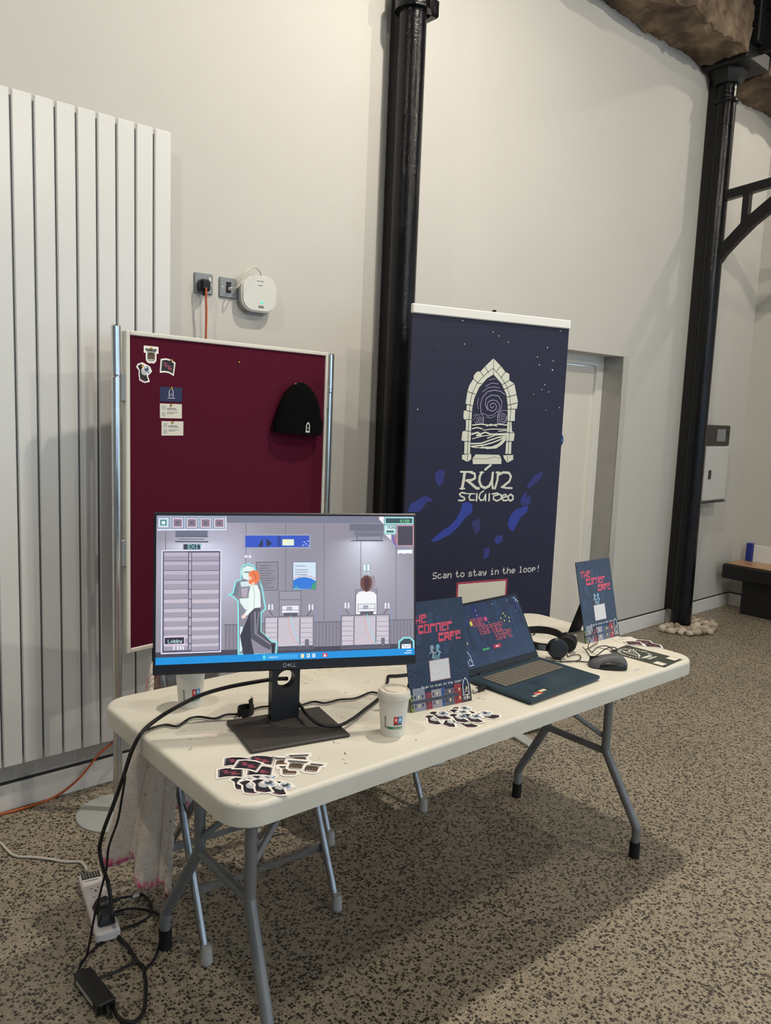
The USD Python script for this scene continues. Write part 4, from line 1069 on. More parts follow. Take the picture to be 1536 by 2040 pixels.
p 8f8f9f 1479,194 1589,194 1589,216 1479,216
p f2fbff 1487,218 1584,216 1584,242 1553,239 1529,243 1505,238 1487,244
p 8fdce4 1489,867 1490,809 1523,781 1570,782 1599,810 1599,871
p 3d4452 1501,868 1501,815 1528,793 1567,793 1588,816 1588,871
p f2f4fa 1514,828 1574,828 1574,862 1514,862
l b8bcc8 6 1522,834 1543,849 1567,835
p 1590dc 0,856 1600,856 1600,900 0,900
p 5fe0e0 632,866 648,866 648,890 632,890
p 38a8e8 655,866 845,866 845,890 655,890
p f5e6b0 866,866 886,866 886,890 866,890
p e9ece8 902,866 922,866 922,890 902,890
p cfdcf0 936,866 956,866 956,890 936,890
p d8404c 1002,866 1032,866 1032,890 1002,890
p f4f4f4 1012,872 1020,872 1024,888 1008,888
p 48a0d8 908,872 916,872 916,884 908,884
p d8ecf8 1546,868 1578,868 1578,874 1546,874
p d8ecf8 1530,882 1578,882 1578,888 1530,888'''
a = Art(0.00002, 0.0003); ux = SW / 1600; uy = SH / 900; a.unit = (ux + uy) / 2
def glow(u, v):
    x, y = u / SW * 1600, 900 - v / SH * 900
    base = np.array(lin('928d99'))[None] * np.ones((len(x), 1)); left = np.exp(-((x - 330) / 260) ** 2 - ((y - 300) / 260) ** 2)[:, None] * np.array([0.26, 0.27, 0.36])
    k = np.zeros(len(x))
    for cx, cy, s in ((215, 150, 1.0), (1290, 140, 1.1)):
        below = np.clip((y - cy) / 30, 0, 1); ww = 120 + 0.45 * np.clip(y - cy, 0, None); k += s * below * np.exp(-((x - cx) / ww) ** 2) * np.exp(-np.clip(y - cy, 0, None) / 190)
    k = np.clip(k, 0, 1)[:, None]
    return (base + left) * (1 - k) + np.array((0.80, 0.81, 0.94)) * k
a.grid(SW, SH, 97, 55, glow)
fx = lambda u, v: (min(max(u, 0), 1600) * ux, (900 - min(max(v, 0), 900)) * uy)
a.data(MONART, fx)
def mt(s, u, v, h, col): a.add(pixtext(s, *fx(u, v), h * uy), col)
mt('EXIT', 182, 203, 26, '8fd0d0'); mt('Lobby', 70, 770, 20, 'c8f2f4'); mt('€150', 1502, 40, 19, '7fd88a'); mt('MORN', 1420, 82, 18, '3e6e6c'); mt('Search', 672, 884, 10, 'e8f4fa')
q, c_ = a.mesh(STAND)
mo.add('screen', mon(xf(q, t=(-SW / 2, 0, 0.0265))), 'screen_glow', colors=c_, label='lit screen with a grey pixel art office scene')
a = Art(0.00002, 0.0003)
def letters(a, x, y, h, col):
    w = h * 0.16
    for pts in ([(0, 0), (0, 1), (0.45, 1), (0.75, 0.7), (0.75, 0.3), (0.45, 0), (0, 0)], [(1.05, 0.5), (1.45, 0.15), (1.85, 0.5), (1.45, 0.85), (1.05, 0.5)], [(1.25, 0.35), (1.65, 0.6)], [(2.15, 1), (2.15, 0), (2.7, 0)], [(2.95, 1), (2.95, 0), (3.5, 0)]):
        a.line([(x + u * h, y + v * h) for u, v in pts], w, col)
letters(a, -0.0155, 0.0085, 0.0088, 'b9bcc2'); q, c_ = a.mesh(STAND); mo.add('printed_logo', mon(q), 'print', colors=c_)
mo.add('stand_base', bx(-0.130, 0.130, -0.105, 0.095, 0.0, 0.009, 0.003), 'stand_base')
nk = sbox(-0.038, 0.0, 0.038, 0.27).difference(Point(0, 0.108).buffer(0.024)); q = ext(nk, 0.026); q.apply_transform(STAND); q.apply_translation((0.012, 0.070, 0.009))
mo.add('stand_neck', q, 'monitor_shell'); mo.add('neck_collar', xf(lathe([(0, 0.009), (0.05, 0.009), (0.05, 0.0105), (0, 0.0105)]), t=(0.012, 0.04, 0)), 'stand_base')
mo.add('panel_mount', mon(bx(-0.05, 0.05, 0.045, 0.062, 0.06, 0.16, 0.004)), 'monitor_shell')

# ---------------------------------------------------------------- laptop
LM = rot(0.022); LM[:3, 3] = (1.9400, 1.5655, TZ)              # origin at the hinge line centre
lp = Thing('laptop', 'open dark blue laptop with a game title screen on the table', 'laptop', M=LM)
LW, LD = 0.356, 0.232
base = lp.add('base', cat(bx(-LW / 2, LW / 2, -LD, 0.006, 0.004, 0.0165, 0.003), bx(-LW / 2 + 0.006, LW / 2 - 0.006, -LD + 0.008, 0.0, 0.0, 0.006, 0.002)), 'laptop_blue')
lp.add('keyboard_well', bx(-0.150, 0.150, -0.118, -0.022, 0.0160, 0.0168), 'key_well', parent=base)
for r_ in range(6):
    h = 0.0155; y1 = -0.0235 - r_ * 0.0157 ; widths = [1] * 18
    if r_ == 5: widths = [1.3, 1, 1, 1.2, 5.5, 1.2, 1, 1, 1, 1, 1, 1.8]
    tot = sum(widths); x = -0.1485
    for wd in widths:
        wk = wd / tot * 0.297; lp.add('key', bx(x + 0.0009, x + wk - 0.0009, y1 - h + 0.0016, y1, 0.0168, 0.0184, 0.0006), 'key_grey', parent=base); x += wk
lp.add('touchpad', bx(-0.062, 0.058, -0.212, -0.132, 0.0163, 0.0170), 'touchpad', parent=base)
a = Art(0.00003, 0.0167); a.add(sbox(-0.128, -0.218, -0.098, -0.200), 'b8402f'); a.add(Polygon([(-0.128, -0.218), (-0.105, -0.218), (-0.128, -0.206)]), 'd9d2c8'); a.add(sbox(-0.098, -0.208, -0.070, -0.196), 'd6cfae'); a.add(sbox(-0.150, -0.222, -0.132, -0.212), 'c9c2b8')
for k in range(6): a.rect(-0.128 + 0.0085 * k, -0.1225 + 0.0085 * k, -0.190, -0.184, '16222a')
q, c_ = a.mesh(); lp.add('palm_rest_sticker', q, 'print', parent=base, colors=c_)
LIDM = rot(0, -0.504) ; LIDM[:3, 3] = (0, 0.004, 0.0165)
lid = lp.add('lid', xf(bx(-LW / 2, LW / 2, 0.0, 0.006, 0.0, 0.226, 0.002), LIDM), 'black_plastic'); lp.add('lid_back', xf(bx(-LW / 2, LW / 2, 0.006, 0.009, 0.0, 0.226, 0.001), LIDM), 'laptop_blue', parent=lid)
lp.add('hinge', cyl((-0.13, 0.006, 0.017), (0.13, 0.006, 0.017), 0.005), 'black_plastic')
GT = {'T': '|', 'H': '>', 'E': '<', 'C': ']', 'O': ')', 'R': '{', 'N': '}', 'A': '^', 'F': '~'}
def title(a, x, y, h, col, out=None, g=0.10):
    for k, (wd, dx) in enumerate((('THE', 0), ('CORNER', 1.15), ('CAFE', 4.0))):
        sh = pixtext(''.join(GT[c] for c in wd), x + dx * h, y - k * 1.22 * h, h, gap=1, grow=g)
        if out: a.add(sh.buffer(h * 0.05), out)
        a.add(sh, col)
a = Art(0.00003, 0.0003); sw, sh_ = 0.340, 0.196
def night(u, v):
    n = meshkit.noise(np.c_[u * 60, v * 25, u * 0]); return np.array(lin('1c2f4e'))[None] * (0.8 + 0.45 * n[:, None])
a.grid(sw, sh_, 60, 36, night)
r2 = random.Random(5)
for k in range(26):
    x = r2.random() * sw; w_ = 0.008 + 0.014 * r2.random(); z = r2.random() * 0.12 + 0.05; a.rect(x, min(x + w_, sw), z, min(z + 0.03 + 0.05 * r2.random(), sh_), r2.choice(('1a2a48', '16243e', '1b2460', '223452', '1e3a58')))
for k in range(26):
    x = r2.random() * (sw - 0.01); z = 0.10 + r2.random() * 0.085; a.rect(x, x + 0.0028, z, z + 0.0045, r2.choice(('6d8fae', '3a5b80', '2f4f8c', 'b8b86a')))
for x, z in ((0.222, 0.128), (0.235, 0.118), (0.246, 0.132), (0.258, 0.112), (0.262, 0.124), (0.24, 0.142), (0.016, 0.09), (0.03, 0.075)): a.rect(x, x + 0.004, z, z + 0.006, 'd9d66a')
a.rect(0.072, 0.082, 0.128, 0.142, 'd6d24e'); a.add(Point(0.150, 0.140).buffer(0.008), 'c04878'); title(a, 0.078, 0.124, 0.0235, '35284a', 'e8605a')
a.rect(0.090, 0.122, 0.044, 0.050, '3fa05c'); a.add(rrect(0.142, 0.182, 0.041, 0.054, 0.004), 'a02546'); a.rect(0.155, 0.169, 0.045, 0.050, 'f0c0c8')
for x, z in ((0.318, 0.186), (0.326, 0.180), (0.322, 0.176), (0.331, 0.172)): a.rect(x, x + 0.005, z, z + 0.004, 'c8d4e0')
a.line([(0.008, 0.014), (0.010, 0.040), (0.018, 0.056), (0.026, 0.040), (0.028, 0.014)], 0.0025, 'b8c8d8'); a.line([(0.010, 0.010), (0.030, 0.010)], 0.003, 'b8c8d8'); a.line([(0.014, 0.024), (0.020, 0.030), (0.024, 0.020)], 0.0016, 'b8c8d8')
q, c_ = a.mesh(STAND); lp.add('screen', xf(xf(q, t=(-sw / 2, 0, 0.022)), LIDM), 'laptop_glow', parent=lid, colors=c_, label='lit laptop screen with a red pixel title on navy')

# ---------------------------------------------------------------- card stands
def poster_art():
    a = Art(0.00003, 0.0013); w, h = 0.21, 0.297
    def bg(u, v): n = meshkit.noise(np.c_[u * 40, v * 40, u * 0]); return np.array(lin('1d2a45'))[None] * (0.85 + 0.35 * n[:, None])
    a.grid(w, h, 24, 34, bg)
    r2 = random.Random(11)
    for k in range(14): x = r2.random() * 0.18; z = 0.09 + r2.random() * 0.17; a.rect(x, x + 0.02, z, z + 0.03, r2.choice(('1e2b46', '2b3c5a', '22345a', '1f2f50')))
    title(a, 0.020, 0.237, 0.0235, 'e04a64', g=0.16)
    for cx, col in ((0.088, '8fa6b4'), (0.108, '6fa8c8')):
        a.line([(cx, 0.138), (cx + 0.004, 0.150), (cx - 0.004, 0.160)], 0.006, col); a.add(Point(cx, 0.166).buffer(0.007), col); a.line([(cx - 0.010, 0.150), (cx, 0.156), (cx + 0.010, 0.148)], 0.0025, 'a8bcc8')
    a.add(Polygon([(0.088, 0.132), (0.112, 0.132), (0.108, 0.144), (0.094, 0.144)]), '5f8f9a')
    a.rect(0.073, 0.143, 0.073, 0.131, 'c9a0ac'); a.rect(0.075, 0.141, 0.075, 0.129, 'dedee2')
    x = 0.0
    for wd, hh, col in ((0.010, 0.045, '7a8a3a'), (0.040, 0.062, '8b90a0'), (0.022, 0.046, '8a2f3a'), (0.034, 0.050, '9a98a2'), (0.010, 0.052, '3a5a9a'), (0.034, 0.046, '5f5c66'), (0.026, 0.054, '9c2a2e'), (0.034, 0.040, '3a2730')):
        a.rect(x, x + wd, 0.0, hh, col)
        for zz in (0.010, 0.034):
            for k in range(max(1, int(wd / 0.013))): a.rect(x + 0.004 + 0.0125 * k, x + 0.0085 + 0.0125 * k, zz, zz + 0.008, '2d2f3c' if (k + int(zz * 100)) % 2 else 'e6d2a0')
        x += wd
    a.rect(0, 0.165, 0.021, 0.029, '3d4250')
    a.add(pixtext('Scan to stay in the loop!', 0.040, 0.058, 0.0072, grow=0.1), 'e2e4ea')
    A = [(0.182, 0.020), (0.182, 0.048), (0.186, 0.060), (0.192, 0.067), (0.198, 0.060), (0.202, 0.048), (0.202, 0.020)]
    a.line(A, 0.0028, 'cfd6dc'); a.line([(0.186, 0.024), (0.192, 0.034), (0.198, 0.026)], 0.0016, 'cfd6dc'); a.line([(0.180, 0.019), (0.204, 0.019)], 0.002, 'cfd6dc'); a.add(pixtext('RUN', 0.1815, 0.006, 0.009), 'cfd6dc')
    return a.mesh(STAND)
def card_stand(label, loc, yaw, lean):
    M = rot(yaw); M[:3, 3] = loc
    t = Thing('card_stand', label, 'poster stand', M=M, group=None); T = rot(0, -lean)
    t.add('card', xf(bx(-0.105, 0.105, -0.0010, 0.0014, 0.0004, 0.2974), T), 'matt_black'); q, c_ = poster_art(); t.add('printed_poster', xf(xf(q, t=(-0.105, 0, 0.0)), T), 'glossy_print', colors=c_)
    th = math.sin(lean) * 0.22; t.add('easel_leg', trimesh.convex.convex_hull(np.array([(-0.03, th + 0.004, 0.21), (0.03, th + 0.004, 0.21), (-0.04, th + 0.075, 0.0004), (0.04, th + 0.075, 0.0004), (-0.03, th + 0.006, 0.21), (0.03, th + 0.006, 0.21), (-0.04, th + 0.077, 0.0004), (0.04, th + 0.077, 0.0004)])), 'matt_black')
card_stand('glossy game poster card on easel between the monitor and the laptop', (1.557, 1.477, TZ), -0.155, 0.235)
card_stand('glossy game poster card standing at the far right end of the table', (2.533, 1.598, TZ), -0.029, 0.240)

# ---------------------------------------------------------------- cups
cu = Thing('paper_cup', 'white takeaway cup with lid in front of the table, right of the monitor stand', 'cup', (1.3225, 1.4235, TZ), -0.72)
cu.add('cup_body', lathe([(0, 0.003), (0.0285, 0.003), (0.0295, 0.0), (0.0305, 0.0), (0.0395, 0.104), (0.0385, 0.104), (0.029, 0.006), (0, 0.006)], 48), 'cup_paper')
cu.add('lid', lathe([(0.0390, 0.095), (0.0425, 0.096), (0.0430, 0.100), (0.0420, 0.104), (0.0412, 0.106), (0.0412, 0.110), (0.0380, 0.116), (0.0370, 0.117), (0.0340, 0.113), (0, 0.112)], 48), 'cup_lid')
cu.add('sip_ridge', xf(lathe([(0.0, 0.0), (0.026, 0.0), (0.024, 0.0045), (0, 0.005)], 32), t=(0, 0.006, 0.112)), 'cup_lid')
def wrap(poly, color, A):
    """Print wrapped on the cup's cone: u = angle * 0.036, v = height."""
    A.append((poly, color))
def cup_print(items):
    V, F, C, n = [], [], [], 0
    for k, (x0, x1, z0, z1, col) in enumerate(items):
        m_ = max(2, int((x1 - x0) / 0.004) + 1); us = np.linspace(x0, x1, m_)
        for u in us:
            for z in (z0, z1):
                r_ = 0.0305 + 0.009 * z / 0.104 + 0.0002 + 0.00006 * k; an = -PI / 2 + u / 0.036; V.append((r_ * math.cos(an), r_ * math.sin(an), z)); C.append(lin(col))
        for i in range(m_ - 1): b = n + 2 * i; F += [(b, b + 2, b + 3), (b, b + 3, b + 1)]
        n += 2 * m_
    return trimesh.Trimesh(V, F, process=False), np.array(C)
items = [(-0.024, 0.020, 0.022, 0.0285, '2f7a5a'), (-0.006, 0.006, 0.036, 0.056, 'd0383c'), (0.006, 0.018, 0.036, 0.056, '4f9fd8'), (-0.006, 0.018, 0.033, 0.037, '5a3a3a'), (-0.002, 0.003, 0.043, 0.051, 'e8d8d0'), (0.009, 0.014, 0.043, 0.051, 'e0ecf4'),
         (-0.031, -0.027, 0.024, 0.054, '4a4a48'), (-0.0300, -0.0280, 0.028, 0.050, 'b8b4a8')]
items += [(x, x + 0.0022, 0.0238, 0.0268, 'cfe0d4') for x in (-0.006, -0.002, 0.001, 0.004, 0.009, 0.012, 0.015)]
items = [(x0 + 0.007, x1 + 0.007, z0, z1, c) for x0, x1, z0, z1, c in items]
q, c_ = cup_print(items); cu.add('printed_label', q, 'print', colors=c_)
cu.copy('white takeaway cup standing behind the lower left corner of the monitor', loc=(0.999, 1.888, TZ), rz=-0.38)

# ---------------------------------------------------------------- stickers
def sticker(kind, label, M, group):
    t = Thing('sticker', label, 'sticker', M=M, group=group)
    a = Art(0.00003, 0.00032); S = {'sign': (1.0, 1.24), 'shop': (1.12, 1.12), 'robot': (1.15, 1.15)}[kind]
    if kind == 'sign':
        o = Polygon([(-0.029, -0.020), (-0.031, 0.017), (-0.012, 0.022), (0.008, 0.022), (0.030, 0.016), (0.029, -0.021), (0.010, -0.016), (-0.010, -0.016)]).buffer(0.002)
        a.add(o.buffer(-0.0048), '6f7278'); a.add(o.buffer(-0.0048).intersection(sbox(-0.0235, -1, 0.0235, 1)), '191520'); title(a, -0.0195, 0.0055, 0.0054, 'c0566e', g=0.12)
    elif kind == 'shop':
        o = unary_union([sbox(-0.025, 0.007, 0.025, 0.025), Polygon([(-0.018, 0.010), (0.018, 0.010), (0.017, -0.018), (0.010, -0.025), (-0.010, -0.025), (-0.017, -0.018)])]).buffer(0.0025)
        a.add(Polygon([(-0.022, 0.019), (0.022, 0.019), (0.018, 0.010), (-0.018, 0.010)]), '5a5a58'); a.add(Polygon([(-0.015, 0.009), (0.015, 0.009), (0.014, -0.016), (0.009, -0.021), (-0.009, -0.021), (-0.014, -0.016)]), '8f8c84')
        a.add(Polygon([(-0.013, 0.0), (-0.008, 0.006), (0.008, 0.006), (0.013, 0.0), (0.012, -0.013), (-0.012, -0.013)]), '2d221c')
        for k in range(4): a.rect(-0.0100 + 0.0055 * k, -0.0068 + 0.0055 * k, -0.012, 0.001, '7a5a44')
        a.rect(-0.009, 0.009, -0.018, -0.0155, 'c8c6be')
    else:
        o = Polygon([(-0.024, 0.018), (-0.012, 0.026), (0.004, 0.024), (0.016, 0.022), (0.024, 0.012), (0.018, 0.002), (0.012, -0.004), (0.024, -0.020), (0.010, -0.027), (-0.006, -0.025), (-0.012, -0.012), (-0.016, 0.004), (-0.026, 0.010)]).buffer(0.0035)
        a.add(Polygon([(-0.0255, 0.013), (-0.016, 0.023), (-0.004, 0.022), (-0.010, 0.010), (-0.002, 0.002), (0.010, -0.003), (0.022, -0.019), (0.010, -0.0265), (-0.006, -0.0245), (-0.0115, -0.012), (-0.015, 0.003)]), '1d1822')
        a.add(Polygon([(-0.010, 0.012), (0.000, 0.004), (0.012, 0.004), (0.006, -0.008), (-0.006, -0.006), (-0.011, 0.004)]), 'b9bcc0'); a.add(Point(0.007, 0.014).buffer(0.0095), '9aa6b4'); a.add(Polygon([(0.001, 0.012), (0.010, 0.021), (0.014, 0.011), (0.005, 0.005)]), '39414e'); a.add(Polygon([(0.010, 0.006), (0.022, 0.011), (0.017, 0.000)]), '7c9cc4'); a.add(Point(0.004, 0.018).buffer(0.003), 'dfe6ea'); a.line([(-0.006, -0.0225), (0.010, -0.0245)], 0.003, '8a5a6a')
    D = np.diag([S[0], S[1], 1.0, 1.0]); t.add('backing', xf(ext(o, 0.0003), D), 'sticker_white'); q, c_ = a.mesh(D); t.add('printed_face', q, 'print', colors=c_); return t
def flat(x, y, ang, k=0): M = rot(ang); M[:3, 3] = (x, y, TZ + 0.0001 + 0.0006 * k); return M
PIN = [(0.136, 1.722, 0.0, 'shop', 'small shopfront shaped sticker pinned top left on the maroon board'), (0.206, 1.683, 0.12, 'sign', 'square dark sticker with red lettering pinned on the maroon board'), (0.105, 1.656, 0.25, 'robot', 'robot shaped sticker pinned leftmost on the maroon board')]
SIGN = [(0.918, 1.512, -0.62, 0, 'dark title sticker, back left of its group by the monitor base'), (0.968, 1.484, -0.72, 0, 'dark title sticker touching the front edge of the monitor base, furthest right of its group'), (0.928, 1.478, -0.88, 2, 'dark title sticker lying on top of the four others'), (0.878, 1.470, -0.55, 1, 'dark title sticker nearest the left end of the table'), (0.935, 1.439, -0.66, 1, 'dark title sticker at the front of its group, half covered, above the robot stickers')]
SHOP = [(1.004, 1.448, -0.75, 0, 'shopfront sticker leftmost of its heap of five near the monitor base'), (1.044, 1.440, -0.55, 0, 'shopfront sticker at the back of its heap of five'), (1.018, 1.415, -0.80, 2, 'shopfront sticker on top in the middle of its heap of five'), (0.991, 1.403, -0.62, 1, 'shopfront sticker at the front left of its heap of five'), (1.039, 1.384, -0.85, 1, 'shopfront sticker rightmost of its heap of five')]
ROBO = [(0.874, 1.413, -0.75, 0, 'robot sticker leftmost in the heap at the table corner'), (0.880, 1.388, -0.78, 1, 'robot sticker second from left in the heap at the table corner, nearest the corner'), (0.903, 1.376, -0.85, 2, 'robot sticker on top in the middle of the heap at the table corner'), (0.924, 1.402, -0.60, 0, 'robot sticker at the back of the heap at the table corner, mostly covered'), (0.926, 1.348, -1.0, 1, 'robot sticker rightmost in the heap at the table corner')]
MID = [(1.469, 1.420, -1.0, 0, 'robot sticker leftmost of the heap right of the cup'), (1.505, 1.431, -0.6, 1, 'robot sticker second from left at the back of the heap right of the cup'), (1.494, 1.382, -1.3, 0, 'robot sticker at the front left of the heap right of the cup'), (1.557, 1.410, -0.9, 1, 'robot sticker in the middle back row of the heap right of the cup'), (1.585, 1.420, -0.4, 0, 'robot sticker furthest back in the heap right of the cup'),
       (1.533, 1.386, -0.8, 2, 'robot sticker on top in the centre of the heap right of the cup'), (1.563, 1.364, -0.75, 2, 'robot sticker on top at the right front of the heap right of the cup'), (1.524, 1.352, -0.5, 0, 'robot sticker nearest the table edge in the heap right of the cup'), (1.610, 1.355, 0.1, 1, 'robot sticker rightmost of the heap, pointing to the laptop')]
pro = {}
for u, z, an, kind, lab in PIN:
    pro[kind] = sticker(kind, lab, on_board(u, z, -an), 'stickers pinned on the board')
for lst, kind, gname in ((SIGN, 'sign', 'dark title stickers by the monitor'), (SHOP, 'shop', 'shopfront stickers by the monitor'), (ROBO, 'robot', 'robot stickers at the table corner'), (MID, 'robot', 'robot stickers right of the cup')):
    for x, y, an, k, lab in lst: pro[kind].copy(lab, M=flat(x, y, an, k), group=gname)
for x, y, an, k, lab in ((2.583, 1.497, -0.75, 3, 'dark title sticker with white border lying on the table between leaflet and blank cards'), (2.633, 1.487, -0.70, 1, 'dark title sticker at the back edge of the three by the dark leaflet'), (2.620, 1.442, -0.85, 1, 'dark title sticker at the far right of the table, rightmost of three by the leaflet')):
    pro['sign'].copy(lab, M=flat(x, y, an, k), group='dark title stickers by the leaflet')
# business cards on the board
def bcard(label, u, z, kind):
    t = Thing('business_card', label, 'business card', M=on_board(u, z), group='business cards on the board')
    t.add('card', bx(-0.048, 0.048, -0.027, 0.027, 0, 0.0004), 'paper_white')
    a = Art(0.00003, 0.00042)
    if kind == 0:
        a.rect(-0.048, 0.048, -0.027, 0.027, '1f2650'); a.line([(-0.009, -0.008), (-0.009, 0.010), (-0.005, 0.018), (0, 0.022), (0.005, 0.018), (0.009, 0.010), (0.009, -0.008)], 0.003, 'c9cbd2'); a.line([(-0.005, -0.006), (0.0, 0.004), (0.005, -0.004)], 0.002, 'aab0c0'); a.rect(-0.016, 0.016, -0.015, -0.012, 'b8bcc8')
    else:
        for zz, w_ in ((0.008, 0.040), (0.003, 0.048), (-0.006, 0.046), (-0.011, 0.030)): a.rect(-0.018, -0.018 + w_, zz, zz + 0.0025, '8a8c90' if zz < 0.006 else '4c4e54')
        a.rect(-0.040, -0.024, 0.004, 0.020, 'b9bab8'); a.rect(-0.040, -0.024, -0.020, -0.004, 'b9bab8')
    q, c_ = a.mesh(); t.add('printed_face', q, 'print', colors=c_)
bcard('navy business card with white arch, topmost of three on the maroon board', 0.222, 1.582, 0)
bcard('white business card, middle of three in a column on the maroon board', 0.2215, 1.5205, 1)
bcard('white business card, lowest of three in a column on the maroon board', 0.2285, 1.4555, 1)
pinp = None
for u, z, lab in ((0.136, 1.744, 'brass push pin holding the shopfront sticker on the board'), (0.222, 1.708, 'brass push pin holding the square dark sticker on the board'), (0.098, 1.678, 'brass push pin holding the robot sticker on the board'), (0.222, 1.606, 'brass push pin holding the navy business card'), (0.221, 1.543, 'brass push pin holding the middle white business card'), (0.228, 1.479, 'brass push pin holding the lowest white business card'), (0.822, 1.650, 'brass push pin holding the black knitted hat'), (0.538, 1.723, 'lone push pin on the bare maroon felt right of the stickers')):
    M = on_board(u, z, 0, -0.0085 if 'hat' not in lab else -0.038)
    if pinp is None:
        pinp = Thing('push_pin', lab, 'pin', M=M, group='push pins on the board'); pinp.add('pin_head', lathe([(0, 0.0005), (0.0045, 0.0005), (0.005, 0.002), (0.0036, 0.005), (0, 0.006)], 20), 'brass')
        pinp.add('pin_shank', cyl((0, 0, 0.0008), (0, 0, -0.004), 0.0006), 'brass')
    else: pinp.copy(lab, M=M)
# knitted hat hung on the board
def dome(wx, wz, d, bulge, n=36, m_=20, sh=None):
    V = []
    for i in range(m_ + 1):
        t = math.sin(PI / 2 * i / m_); z = wz * t; hw = sh(t)
        for k in range(n):
            a_ = 2 * PI * k / n; V.append((hw * math.cos(a_), d * (0.35 + 0.65 * min(1, hw / wx * 1.2)) * math.sin(a_), z))
    F = [(i * n + k, i * n + (k + 1) % n, (i + 1) * n + (k + 1) % n) for i in range(m_) for k in range(n)] + [(i * n + k, (i + 1) * n + (k + 1) % n, (i + 1) * n + k) for i in range(m_) for k in range(n)]
    V += [(0, 0, 0), (0, 0, wz)]; F += [(len(V) - 2, (k + 1) % n, k) for k in range(n)] + [(len(V) - 1, m_ * n + k, m_ * n + (k + 1) % n) for k in range(n)]
    return trimesh.Trimesh(V, F, process=False)
HM = BM @ trimesh.transformations.translation_matrix((0.848, -0.0375, 1.436)) @ rot(0, 0, 0.045)
hat = Thing('knitted_hat', 'black knitted beanie with small white arch emblem pinned on the maroon board', 'hat', M=HM)
crown = dome(0.128, 0.222, 0.028, 0, sh=lambda t: 0.130 - 0.006 * t if t < 0.30 else 0.126 * max(0.0001, (1 - ((t - 0.30) / 0.70) ** 2.0)) ** 0.55)
crown.vertices += (meshkit.fbm(crown.vertices * 18, 3, 2)[:, None] - 0.5) * 0.008
hat.add('crown', crown, 'knit_black', smooth=True)
cuff = dome(0.140, 0.072, 0.0285, 0, m_=8, sh=lambda t: 0.137 + 0.004 * math.sin(PI * t)); hat.add('cuff', cuff, 'knit_black', smooth=60)
a = Art(0.00003, 0.0); a.add(Polygon([(-0.012, 0), (-0.012, 0.026), (-0.007, 0.036), (0, 0.042), (0.007, 0.036), (0.012, 0.026), (0.012, 0)]).difference(Polygon([(-0.007, 0.004), (-0.007, 0.024), (-0.004, 0.031), (0, 0.034), (0.004, 0.031), (0.007, 0.024), (0.007, 0.004)])), 'c9c9c4'); a.line([(-0.005, 0.010), (0.0, 0.020), (0.005, 0.012)], 0.002, '9a9a9c'); a.rect(-0.013, 0.013, -0.004, 0.0, 'c9c9c4')
q, c_ = a.mesh(STAND); hat.add('embroidered_emblem', xf(q, t=(0.026, -0.0295, 0.014)), 'print', colors=c_)

# ---------------------------------------------------------------- leaflet and cards at the right end
lf = Thing('leaflet', 'dark green grey leaflet with a white harp medallion by the mouse', 'leaflet', (2.484, 1.393, TZ + 0.0001), 0.0)
a = Art(0.00004, 0.0007)
lf.add('sheet', Polygon and ext(Polygon([(-0.064, -0.108), (0.072, -0.100), (0.060, 0.108), (-0.074, 0.104)]), 0.0006), 'flyer_dark')
cx, cy, ea, eb = -0.010, 0.035, 0.052, 0.060
for k in range(34):
    an = 2 * PI * k / 34; p0 = (cx + ea * math.cos(an), cy + eb * math.sin(an)); p1 = (cx + 0.84 * ea * math.cos(an + 0.03), cy + 0.84 * eb * math.sin(an + 0.03)); a.line([p0, p1], 0.0034 if k % 3 else 0.0050, 'd8d8ce')
a.line([(cx - 0.022, cy - 0.030), (cx - 0.020, cy + 0.030), (cx - 0.010, cy + 0.038)], 0.005, 'dcdcd2'); a.line([(cx - 0.016, cy + 0.036), (cx, cy + 0.022), (cx + 0.018, cy + 0.032), (cx + 0.024, cy + 0.018)], 0.006, 'dcdcd2'); a.line([(cx - 0.022, cy - 0.030), (cx - 0.006, cy - 0.022), (cx + 0.012, cy + 0.002), (cx + 0.024, cy + 0.020)], 0.006, 'dcdcd2')
for k in range(6): a.line([(cx - 0.014 + 0.006 * k, cy + 0.024 - abs(k - 3) * 0.001), (cx - 0.014 + 0.006 * k, cy - 0.022 + 0.008 * k)], 0.0014, 'c4c4bc')
a.rect(cx - 0.026, cx + 0.022, cy - 0.052, cy - 0.042, 'dcdcd2'); a.rect(-0.034, 0.020, -0.036, -0.028, 'c8c8c0')
a.rect(-0.060, -0.028, -0.098, -0.062, 'e0ddd2'); a.rect(0.028, 0.062, -0.094, -0.060, 'e0ddd2')
q, c_ = a.mesh(); lf.add('printed_face', q, 'print', colors=c_)
def slip(label, poly, k, marks):
    c = np.array(poly).mean(0); t = Thing('paper_card', label, 'card', (c[0], c[1], TZ + 0.0001 + 0.0007 * k)); t.add('sheet', ext(Polygon([(x - c[0], y - c[1]) for x, y in poly]), 0.0006), 'paper_white')
    a = Art(0.00003, 0.0007); u = (np.array(poly[3]) - poly[0]); v = (np.array(poly[1]) - poly[0]); o = np.array(poly[0]) - c
    for i in range(marks): a.line([tuple(o + u * 0.2 + v * (0.25 + 0.16 * i)), tuple(o + u * (0.6 if i % 2 else 0.45) + v * (0.25 + 0.16 * i))], 0.0018, '85837c')
    q, c_ = a.mesh(); t.add('printed_lines', q, 'print', colors=c_)
slip('white printed card at the back edge of the table behind the dark stickers', [(2.571, 1.584), (2.554, 1.540), (2.643, 1.513), (2.657, 1.558)], 0, 3)
slip('white printed card between the mouse and the poster card, under a wire', [(2.426, 1.547), (2.442, 1.495), (2.544, 1.503), (2.525, 1.554)], 2, 4)
slip('white card partly under the mouse wire, left of the leaflet', [(2.36, 1.540), (2.345, 1.490), (2.405, 1.470), (2.425, 1.520)], 1, 2)

